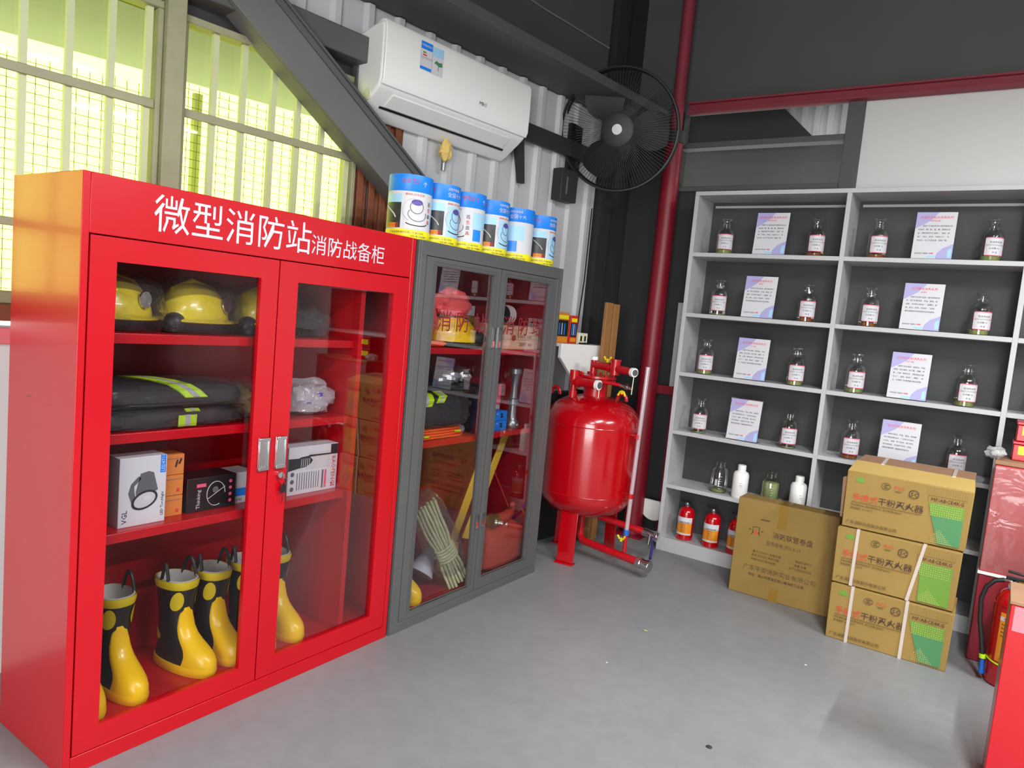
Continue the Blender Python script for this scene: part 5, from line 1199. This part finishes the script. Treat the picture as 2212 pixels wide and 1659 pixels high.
mb = MB(); mb.lathe([(0.0, -0.002), (0.026, -0.002), (0.028, 0.0), (0.028, 0.004)], (L0, -0.115, 0.095), 24, ax='x', cap=False); mb.build('pipe_cap', 'cream_plastic', ac)
fa = lambda u, v, l: (0.262 + u, -0.2305 - l, 0.262 + v)
quads('sticker', 'white_paper', ac, [(-0.03, 0, 0.045, 0.135), (0.047, -0.002, 0.12, 0.13)], fa)
fa2 = lambda u, v, l: (0.262 + u, -0.2313 - l, 0.262 + v)
quads('print', 'ink_blue', ac, [(-0.028, 0.098, 0.044, 0.133), (-0.028, 0.002, 0.044, 0.016)], fa2)
quads('print', 'ink_cyan', ac, [(0.049, 0.085, 0.118, 0.128)], fa2)
quads('print', 'green_dark', ac, [[(0.06, 0.052), (0.075, 0.068), (0.09, 0.062), (0.112, 0.066), (0.116, 0.048), (0.095, 0.042), (0.075, 0.05)]], fa2)
quads('print', 'green_light', ac, [(-0.015, 0.080, 0.005, 0.087)], fa2); quads('print', 'ink_red', ac, [(-0.015, 0.068, 0.010, 0.075)], fa2)
quads('print', 'ink_grey', ac, [(-0.028, 0.060, 0.044, 0.0615), (-0.028, 0.054, 0.044, 0.055), (0.088, 0.02, 0.091, 0.045)], fa2)
text('lettering', '中国能效标识', 0.0115, 'ink_white', ac, (0.262 - 0.026, -0.2323, 0.262 + 0.112), (1, 0, 0), (0, 0, 1), world=False)
text('lettering', 'MBO', 0.028, 'ink_grey', ac, (0.66, -0.2300, 0.207), (1, 0, 0), (0, 0, 1), sx=1.0, world=False)
mb = MB(); mb.tube([(0.05, -0.05, 0.012), (0.06, -0.065, -0.03), (0.085, -0.06, -0.065)], 0.022, 12, rr=[0.026, 0.024, 0.018]); mb.build('drain_hose', 'cream_plastic', ac)
mb = MB(); mb.tube([(0.60, -0.05, 0.02), (0.60, -0.05, -0.14)], 0.012, 8); mb.build('refrigerant_pipe', 'steel', ac)
mb = MB(); mb.sphere((0.60, -0.06, -0.035), 0.038, 0.035, 0.055, 18, 12, amp=0.4, freq=2.2, seed=120); mb.build('foam_filler', 'foam', ac)
mb = MB(); mb.tube([(-0.07, -0.05, 0.335), (-0.03, -0.07, 0.35), (0.02, -0.06, 0.33)], 0.014, 8); mb.tube([(-0.07, -0.08, 0.31), (-0.02, -0.09, 0.33), (0.03, -0.07, 0.30)], 0.010, 8); mb.build('cable', 'black_plastic', ac)
mb = MB(); mb.tube([(0.14, -0.004, -0.02), (0.14, -0.004, -0.5)], 0.004, 6); mb.build('cable', 'black_plastic', ac)

# ============================================================ WALL FAN
FC = Vector((-2.245, 4.26, 2.755)); fr_ = 0.375
fn_ = thing('wall_fan', 'large black industrial wall fan with a wire cage beside the air conditioner', 'fan', FC)
fdir = Vector((0.30, -0.93, -0.20)).normalized()
Tf = fdir.to_track_quat('Z', 'Y').to_matrix().to_4x4()
def ring(r, z, w, seg=48):
    mb = MB(); mb.T = Tf; mb.tube([(r * math.cos(a), r * math.sin(a), z) for a in [2 * PI * k / seg for k in range(seg + 1)]], w, 6, cap=False); return mb
for r, z, w in ((fr_, 0.03, 0.010), (fr_, -0.05, 0.008), (0.10, 0.075, 0.005)):
    ring(r, z, w).build('cage_ring', 'fan', fn_)
mb = MB(); mb.T = Tf
for k in range(110):
    a = 2 * PI * k / 110
    for sg in (1, -1):
        mb.tube([(0.10 * math.cos(a), 0.10 * math.sin(a), 0.075 * sg - (0 if sg > 0 else 0.02)), (0.24 * math.cos(a), 0.24 * math.sin(a), 0.068 * sg - (0 if sg > 0 else 0.02)), (fr_ * math.cos(a), fr_ * math.sin(a), 0.03 if sg > 0 else -0.05)], 0.0014, 4, cap=False)
mb.build('cage_wire', 'fan', fn_, kind='stuff')
mb = MB(); mb.T = Tf; mb.lathe([(0.0, 0.085), (0.06, 0.085), (0.10, 0.078), (0.10, 0.07)], (0, 0, 0), 28, cap=False); mb.build('badge_disc', 'fan', fn_)
mb = MB(); mb.T = Tf; mb.lathe([(0.0, 0.090), (0.032, 0.090), (0.036, 0.086)], (0, 0, 0), 20, cap=False); mb.build('badge', 'steel', fn_)
for k in range(3):
    a0 = 2 * PI * k / 3
    mb = MB(); mb.T = Tf; vs = []; fs = []
    for i in range(7):
        t = i / 6; r = 0.05 + 0.27 * t
        for j in range(5):
            u = j / 4 - 0.5; wdt = 0.5 + 0.75 * math.sin(PI * min(1, t * 0.85 + 0.12))
            a = a0 + u * wdt
            vs.append((r * math.cos(a), r * math.sin(a), 0.06 * u))
    for i in range(6):
        for j in range(4):
            q = i * 5 + j; fs.append((q, q + 1, q + 6, q + 5))
    n = len(vs); vs += [(x, y, z - 0.003) for x, y, z in vs]; fs += [tuple(reversed([q + n for q in f])) for f in fs]
    mb.add(vs, fs); mb.build('blade', 'fan', fn_)
mb = MB(); mb.T = Tf; mb.lathe([(0.0, -0.22), (0.06, -0.21), (0.075, -0.18), (0.075, -0.05), (0.05, -0.03), (0.03, 0.03)], (0, 0, 0), 28, cap=False); mb.build('motor', 'fan', fn_)
wp = wloc(0.42, 0.03, 2.66) - FC
mb = MB(); mb.tube([tuple(Tf @ Vector((0, 0, -0.15))), (-0.18, 0.18, -0.14), tuple(wp + Vector((0, 0.25, 0)))], 0.022, 12); mb.build('arm', 'fan', fn_)
mb = MB(); q = wloc(0.66, 0.0, 0) - FC; mb.box(q.x, q.x + 0.03, q.y - 0.07, q.y + 0.07, -0.30, 0.05); mb.build('wall_plate', 'fan', fn_)
# dark cable tray running from the conditioner to the fan
ct = wthing('bracket_arm', 'dark flat bracket bar running along the wall between conditioner and fan', 'bracket', 0.0, 0.035, 2.60)
mb = MB(); mb.box(0.0, 0.93, -0.03, 0.0, -0.02, 0.085); mb.build('bar', 'black_steel', ct, bevel=0.003)
mb = MB(); mb.hexa([(0.10, -0.03, -0.28), (0.14, -0.03, -0.28), (0.14, 0.0, -0.28), (0.10, 0.0, -0.28)], [(0.02, -0.03, -0.02), (0.10, -0.03, -0.02), (0.10, 0.0, -0.02), (0.02, 0.0, -0.02)]); mb.build('strut', 'black_steel', ct)
jb = wthing('junction_box', 'black junction box on the ribbed wall under the fan', 'box', 0.44, 0.035, 2.28)
mb = MB(); mb.box(0.0, 0.17, -0.08, 0.0, 0, 0.20); mb.build('box', 'black_steel', jb, bevel=0.004)
mb = MB(); mb.box(0.05, 0.06, -0.084, -0.08, 0.04, 0.15); mb.build('latch', 'steel', jb)
cw = wthing('wall_cable', 'thin black cable hanging down the corner edge of the ribbed wall', 'cable', 0.90, 0.04, 0)
mb = MB(); mb.tube([(0, 0, 2.3), (-0.02, -0.01, 1.8), (-0.05, -0.01, 1.45)], 0.005, 6); mb.build('cable', 'black_plastic', cw)

# ============================================================ TINS ON TOP OF THE CABINETS
def make_tin(variant):
    t = thing('rescue_tin', 'x', 'tin', (0, 0, 0), 0, 'blue white and yellow tins lined up on top of the cabinets')
    r, h = 0.0965, 0.268
    mb = MB(); mb.lathe([(r, 0.0), (r, 0.19), (r, h - 0.002), (r - 0.006, h)], (0, 0, 0), 40); mb.build('can', 'white_paper', t)
    mb = MB(); mb.lathe([(r + 0.0005, 0), (r + 0.0012, 0.001), (r + 0.0012, 0.036), (r + 0.0005, 0.037)], (0, 0, 0), 40, cap=False); mb.build('yellow_band', 'yellow_ink', t)
    mb = MB(); mb.lathe([(r + 0.0005, 0.200), (r + 0.0012, 0.201), (r + 0.0012, 0.266), (r + 0.001, 0.272), (0.0, 0.272)], (0, 0, 0), 40, cap=False); mb.build('lid', 'ink_blue', t)
    A = (0, 0); Rl = r + 0.0022
    text('lettering', '全国十大', 0.023, 'ink_white', t, ({0: 0.14, 1: 0.0, 2: -0.30, 3: -0.05}[variant], 0, 0.218), None, None, wrap=(A, Rl))
    text('lettering', '消防呼吸器', 0.014, 'ink_white', t, ({0: 0.14, 1: 0.0, 2: -0.30, 3: -0.05}[variant], 0, 0.246), None, None, wrap=(A, Rl))
    text('lettering', '安全卫士', 0.021, 'ink_red', t, ({0: -0.075, 1: -0.14, 2: -0.06, 3: -0.24}[variant], 0, 0.236), None, None, wrap=(A, Rl))
    text('lettering', '↑', 0.030, 'ink_white', t, ({0: 0.02, 1: -0.20, 2: 0.05, 3: 0.15}[variant], 0, 0.225), None, None, wrap=(A, Rl))
    text('lettering', '广东省消防器材有限公司 服务热线', 0.0105, 'ink_grey', t, (-0.12, 0, 0.020), None, None, wrap=(A, r + 0.0016))
    text('lettering', '地址 佛山市南海区', 0.0095, 'ink_grey', t, (-0.02, 0, 0.007), None, None, wrap=(A, r + 0.0016))
    q = {0: 0.0, 1: 0.62, 2: -0.95, 3: -1.5}[variant]     # turn of the picture side, measured round the tin
    def pt(a0, a1, z0, z1, mat, name='picture', lift=0.0006):
        mb = MB(); mb.patch(r + lift, a0 + q, a1 + q, z0, z1, seg=10); return mb.build(name, mat, t)
    # hood drawing
    pt(-0.55, 0.42, 0.040, 0.176, 'ink_cyan' if variant in (1, 3) else 'white_paper')
    def ring_at(ac, zc, ra, rz, w, mat, nm='picture_line', a0=0, a1=2 * PI):
        mb = MB(); mb.tube([((r + 0.002) * math.sin(ac + q + ra / r * math.cos(a)), -(r + 0.002) * math.cos(ac + q + ra / r * math.cos(a)), zc + rz * math.sin(a)) for a in [a0 + (a1 - a0) * k / 20 for k in range(21)]], w, 5); mb.build(nm, mat, t)
    mb = MB(); vs = [((r + 0.003) * math.sin(q), -(r + 0.003) * math.cos(q), 0.155)]; fs = []
    for k in range(18):
        a = 2 * PI * k / 18; aa = q + 0.026 / r * math.cos(a)
        vs.append(((r + 0.0022) * math.sin(aa), -(r + 0.0022) * math.cos(aa), 0.155 + 0.013 * math.sin(a)))
    for k in range(18): fs.append((0, 1 + k, 1 + (k + 1) % 18))
    mb.add(vs, fs); mb.build('filter_print', 'ink_purple', t)
    ring_at(0, 0.135, 0.030, 0.028, 0.0014, 'ink_grey'); ring_at(0.05, 0.105, 0.042, 0.030, 0.0014, 'ink_grey', a0=2.6, a1=6.6)
    ring_at(-0.1, 0.12, 0.05, 0.05, 0.0022, 'cladding', a0=1.6, a1=4.2)
    ring_at(0.05, 0.068, 0.05, 0.012, 0.0022, 'ink_black', a0=3.3, a1=6.1)
    text('lettering', '4000-119-119', 0.0155, 'ink_red', t, (r * q - 0.055, 0, 0.182), None, None, wrap=(A, r + 0.0016))
    # dark photograph panel
    pt(-1.65, -0.72, 0.042, 0.150, 'dark_photo'); pt(-1.65, -0.72, 0.150, 0.186, 'ink_cyan'); pt(-1.45, -0.95, 0.042, 0.062, 'orange', lift=0.0012)
    text('lettering', 'TS-10型', 0.020, 'ink_red', t, (r * (q - 1.5), 0, 0.046), None, None, wrap=(A, r + 0.0030))
    mb = MB(); mb.tube([((r + 0.003) * math.sin(q + a), -(r + 0.003) * math.cos(q + a), z) for a, z in ((-1.5, 0.135), (-1.3, 0.12), (-1.05, 0.10), (-0.95, 0.085))], 0.003, 6); mb.build('picture_line', 'silver_tape', t)
    # vertical title
    for k, ch in enumerate('逃生面具'): text('lettering', ch, 0.021, 'ink_red' if k % 2 else 'ink_grey', t, (r * (q + 0.58), 0, 0.148 - k * 0.026), None, None, wrap=(A, r + 0.0016))
    pt(1.0, 1.5, 0.045, 0.100, 'ink_blue'); pt(0.95, 1.9, 0.105, 0.180, 'ink_cyan')
    return t
tins = [make_tin(k) for k in range(4)]; index_kids()
TP = [(2.410, 0, 1.10), (2.606, 1, 1.10), (2.806, 2, 1.10), (3.008, 1, 1.10), (3.245, 3, 0.75), (3.475, 1, 1.20)]
tl = ['first tin from the left, standing on the red cabinet edge', 'second tin from the left, with a dark picture panel facing out', 'third tin from the left, showing a large dark picture', 'fourth tin from the left, half behind the fifth one',
      'fifth tin from the left, with a vertical red title', 'last tin at the far right end of the row']
usedt = set()
for i, (y, v, rz) in enumerate(TP):
    loc = (-2.275, y, 1.8005)
    if v not in usedt: usedt.add(v); o = tins[v]; o.location = loc; o.rotation_euler = (0, 0, rz); o['label'] = tl[i]
    else: dup(tins[v], loc, rz, tl[i])
wc = thing('white_case', 'small white plastic case behind the last tin on the grey cabinet', 'case', (-2.36, 3.56, 1.8005))
mb = MB(); mb.box(-0.07, 0.06, -0.06, 0.04, 0, 0.11); mb.build('case', 'white_plastic', wc, bevel=0.006)
mb = MB(); mb.box(-0.06, 0.05, -0.055, 0.03, 0.11, 0.122); mb.build('lid', 'mag', wc, bevel=0.004)

# ============================================================ BEHIND THE TANK
wcn = wthing('white_counter', 'white cut-corner counter top against the ribbed wall behind the tank', 'counter', 0.0, 0.0, 0)
mb = MB(); mb.prism([(0.42, 1.36), (1.0, 1.36), (1.0, 1.03), (0.66, 1.06), (0.42, 1.27)], 'y', -0.26, -0.235); mb.build('front', 'white_plastic', wcn, bevel=0.003)
mb = MB(); mb.box(0.42, 0.965, -0.235, -0.025, 1.34, 1.36); mb.build('top', 'white_plastic', wcn, bevel=0.003)
mb = MB(); mb.box(0.42, 0.965, -0.115, -0.03, 0.0, 1.02); mb.build('base', 'black_steel', wcn)
for k, (s, w, h, lb) in enumerate(((0.30, 0.125, 0.20, 'red and yellow tool pack nearest the grey cabinet, on the white counter'), (0.437, 0.085, 0.185, 'dark red boxed tool pack on the white counter, beside the power strip'))):
    tp = wthing('tool_pack', lb, 'pack', s + 0.13, 0.20, 1.3605, 'tool packs on the white counter')
    mb = MB(); mb.box(0, w, 0, 0.05, 0, h); mb.build('box', 'orange_card' if k == 0 else 'bag_red', tp, bevel=0.003)
    ff = lambda u, v, l: (u, -0.0006 - l, v)
    quads('print', 'black_plastic', tp, [(0.008, 0.045, w - 0.008, h - 0.05)], ff)
    quads('print', 'yellow_ink', tp, [(0.012, h - 0.042, w - 0.012, h - 0.018)], ff); quads('print', 'orange', tp, [(0.012, 0.012, w - 0.012, 0.038)], ff)
    for j in range(3): quads('print', ('ink_blue', 'silver_tape', 'ink_blue')[j], tp, [(0.018 + j * 0.022 * (w / 0.1), 0.055, 0.028 + j * 0.022 * (w / 0.1), 0.13)], lambda u, v, l: (u, -0.0012 - l, v))
ps = wthing('power_strip', 'cream socket adapter with black openings at the end of the white counter', 'socket', 0.68, 0.20, 1.3605)
mb = MB(); mb.box(0, 0.10, 0, 0.05, 0, 0.075); mb.build('body', 'cream_plastic', ps, bevel=0.005)
for u in (0.015, 0.06):
    mb = MB(); mb.box(u, u + 0.018, -0.0015, 0.001, 0.02, 0.055); mb.build('socket_hole', 'black_plastic', ps)
mb = MB(); mb.tube([(0.06, -0.01, 0.01), (0.02, -0.03, 0.006), (-0.02, -0.02, 0.006), (0.10, -0.02, 0.006)], 0.005, 6); mb.build('cord', 'black_plastic', ps)
for k, (s, w, zt) in enumerate(((0.985, 0.075, 1.655), (1.075, 0.065, 1.650))):
    wd_ = wthing('wood_plank', ('left' if k == 0 else 'right') + ' rough wooden plank of the upright pair behind the tank', 'plank', s - 0.185, 0.30 + 0.001 * k, 0, 'upright planks behind the tank')
    mb = MB(); mb.box(0, w, -0.02, 0.005, 0, zt); mb.build('plank', 'wood', wd_, bevel=0.003)

# ============================================================ RIGHT EDGE
hb = thing('hose_box', 'tall red film-wrapped box at the right edge of the picture, behind the extinguisher', 'box', (0.012, 4.27, 0))
mb = MB(); mb.box(0.0, 0.62, 0, 0.26, 0.0, 0.445); mb.build('base', 'red_col', hb, bevel=0.006); mb = MB(); mb.box(0.0, 0.62, 0, 0.26, 0.460, 1.0); mb.build('body', 'wrapped_red', hb, bevel=0.006)  # shade on the lower part is put in as a darker red
mb = MB(); mb.box(-0.006, 0.626, -0.006, 0.266, 0.445, 0.460); mb.build('ledge', 'white_plastic', hb, bevel=0.002)
mb = MB(); mb.box(-0.005, 0.625, -0.005, 0.265, 1.0, 1.022); mb.build('rim', 'card_in', hb, bevel=0.004)
mb = MB(); mb.box(0.003, 0.617, -0.004, -0.001, 0.47, 0.99); mb.build('film', 'box_film', hb)
bw = thing('bubble_wrap', 'crumpled bubble wrap on the top left corner of the film-wrapped red box', 'wrap', (0.0, 4.30, 1.022))
mb = MB(); mb.sphere((0.005, 0.02, 0.03), 0.045, 0.05, 0.032, 20, 12, amp=0.4, freq=2.5, seed=130, zmin=0.001); mb.build('wrap', 'wrap', bw)
for k, lb in enumerate(('lower small red box with a yellow label on top of the film-wrapped box', 'upper small red box with a yellow label on top of the film-wrapped box')):
    sbx = thing('red_case', lb, 'case', (0.072 + 0.006 * k, 4.36, 1.0225 + 0.098 * k), 0, 'small red boxes with yellow labels')
    mb = MB(); mb.box(0, 0.22, 0, 0.15, 0, 0.082); mb.build('body', 'red', sbx, bevel=0.004)
    mb = MB(); mb.box(-0.004, 0.224, -0.004, 0.154, 0.082, 0.097); mb.build('lid', 'red', sbx, bevel=0.003)
    quads('label', 'yellow_ink', sbx, [(0.022, 0.032, 0.10, 0.074)], lambda u, v, l: (u, -0.0006 - l, v))
fe = thing('fire_extinguisher', 'red fire extinguisher with an orange instruction label at the right edge', 'extinguisher', (0.185, 4.08, 0))
mb = MB(); mb.lathe([(0.086, 0), (0.093, 0.006), (0.095, 0.02), (0.095, 0.375), (0.090, 0.41), (0.068, 0.445), (0.03, 0.463)], (0, 0, 0), 44); mb.build('cylinder', 'red_tank', fe)
mb = MB(); mb.tube([(0.0955 * math.cos(a), 0.0955 * math.sin(a), 0.385) for a in [2 * PI * k / 40 for k in range(41)]], 0.0025, 5, cap=False); mb.build('weld_seam', 'red_tank', fe)
mb = MB(); mb.patch(0.0958, -0.72, 0.95, 0.125, 0.355, seg=14); fl = mb.build('label', 'orange', fe)
mb = MB(); mb.patch(0.0964, -0.72, 0.95, 0.318, 0.336, seg=14); mb.build('label_band', 'white_paper', fl)
text('lettering', '手提式干粉灭火器', 0.0165, 'ink_red', fl, (-0.055, 0, 0.321), None, None, wrap=((0, 0), 0.0978))
text('lettering', '灭火', 0.025, 'ink_red', fl, (-0.018, 0, 0.195), None, None, wrap=((0, 0), 0.0972))
text('lettering', '使用', 0.022, 'ink_red', fl, (-0.024, 0, 0.160), None, None, wrap=((0, 0), 0.0972))
for k in range(4): text('lettering', '先拔掉保险销再压下压把', 0.0095, 'ink', fl, (-0.060, 0, 0.298 - 0.018 * k), None, None, wrap=((0, 0), 0.0972))
text('lettering', '有限公司监制', 0.014, 'ink_red', fl, (-0.055, 0, 0.132), None, None, wrap=((0, 0), 0.0972))
mb = MB(); mb.patch(0.0962, -0.18, 0.30, 0.078, 0.118); mb.build('tag_label', 'white_paper', fe)
text('lettering', '检查', 0.012, 'ink', fe, (-0.01, 0, 0.102), None, None, wrap=((0, 0), 0.0978))
mb = MB(); mb.tube([(0.0965 * math.sin(a), -0.0965 * math.cos(a), 0.118 - 0.012 * k / 20) for k, a in [(k, -1.35 + 1.3 * k / 20) for k in range(21)]], 0.0035, 6); mb.build('tie', 'lime', fe)
mb = MB(); mb.cyl((0, 0, 0.455), (0, 0, 0.50), 0.020, 18); mb.build('valve', 'brass', fe)
mb = MB(); mb.cyl((-0.026, -0.006, 0.478), (-0.032, -0.034, 0.474), 0.022, 20); mb.build('gauge', 'chrome', fe)
mb = MB(); mb.cyl((-0.0324, -0.036, 0.4737), (-0.0328, -0.038, 0.4735), 0.016, 18); mb.build('gauge_face', 'ink_cyan', fe)
mb = MB(); mb.box(-0.065, 0.10, -0.013, 0.013, 0.500, 0.512); mb.hexa([(-0.06, -0.012, 0.530), (0.10, -0.012, 0.518), (0.10, 0.012, 0.518), (-0.06, 0.012, 0.530)], [(-0.06, -0.012, 0.540), (0.10, -0.012, 0.526), (0.10, 0.012, 0.526), (-0.06, 0.012, 0.540)]); mb.build('lever', 'black_plastic', fe, bevel=0.002)
mb = MB(); mb.tube([(0.012, -0.02, 0.515), (0.018, -0.02, 0.49)], 0.0025, 6); mb.build('safety_pin', 'brass', fe)
mb = MB(); mb.tube([(-0.02, 0, 0.490), (-0.05, -0.004, 0.492), (-0.075, -0.006, 0.490)], 0.009, 10); mb.build('hose_ferrule', 'chrome', fe)
mb = MB(); mb.tube([(-0.07, -0.006, 0.490), (-0.105, -0.01, 0.480), (-0.135, -0.012, 0.44), (-0.148, -0.014, 0.38), (-0.140, -0.02, 0.28), (-0.122, -0.03, 0.19), (-0.110, -0.035, 0.12)], 0.0105, 12); mb.build('hose', 'black_rubber', fe)
mb = MB(); mb.cyl((-0.110, -0.035, 0.125), (-0.108, -0.036, 0.105), 0.014, 12); mb.build('hose_clip', 'lime', fe)
mb = MB(); mb.tube([(-0.108, -0.036, 0.105), (-0.107, -0.036, 0.085), (-0.104, -0.037, 0.035)], 0.01, 12, rr=[0.009, 0.010, 0.013]); mb.build('nozzle', 'blue_part', fe)
nb = thing('extinguisher_box', 'nearest red steel box with a pink sticker, cut by the bottom right corner', 'box', (0.112, 2.95, 0))
mb = MB(); mb.box(0.0, 0.55, 0.0, 0.25, 0.0, 0.695); mb.build('body', 'red', nb, bevel=0.003)
mb = MB(); mb.box(-0.004, 0.554, -0.004, 0.254, 0.695, 0.708); mb.build('lid', 'card_in', nb, bevel=0.002)
quads('sticker', 'pouch', nb, [(0.012, 0.605, 0.062, 0.690)], lambda u, v, l: (u, -0.0008 - l, v))
# ceiling patch
cp = thing('ceiling_banner', 'dark blue banner folded high on the far wall above the beam', 'banner', (-1.62, 4.985, 3.78))
mb = MB(); mb.box(0, 0.5, -0.012, 0.0, 0, 0.16); mb.build('cloth', 'navy', cp, bevel=0.003)
# specks of litter on the floor
for x, y, m, lb in ((-0.72, 2.56, 'ink_black', 'small black speck of rubbish on the open grey floor'), (-1.32, 3.33, 'pale_green', 'small greenish stain-like chip on the floor in front of the tank')):
    sp_ = thing('floor_debris', lb, 'debris', (x, y, 0.0))
    mb = MB(); mb.sphere((0, 0, 0.0035), 0.012, 0.009, 0.0035, 10, 6, amp=0.4, freq=3, seed=int(abs(x) * 10), zmin=0.0002); mb.build('chip', m, sp_)
wch = thing('paper_scrap', 'tiny white paper scrap at the front of the fourth shelf, left bay', 'scrap', (-1.655, 4.675, SZ[3] + 0.0004))
mb = MB(); mb.lathe([(0.0, 0.0), (0.018, 0.0), (0.018, 0.001), (0.0, 0.001)], (0, 0, 0), 12, sx=1.5, sy=0.6, cap=False); mb.build('paper', 'white_paper', wch)
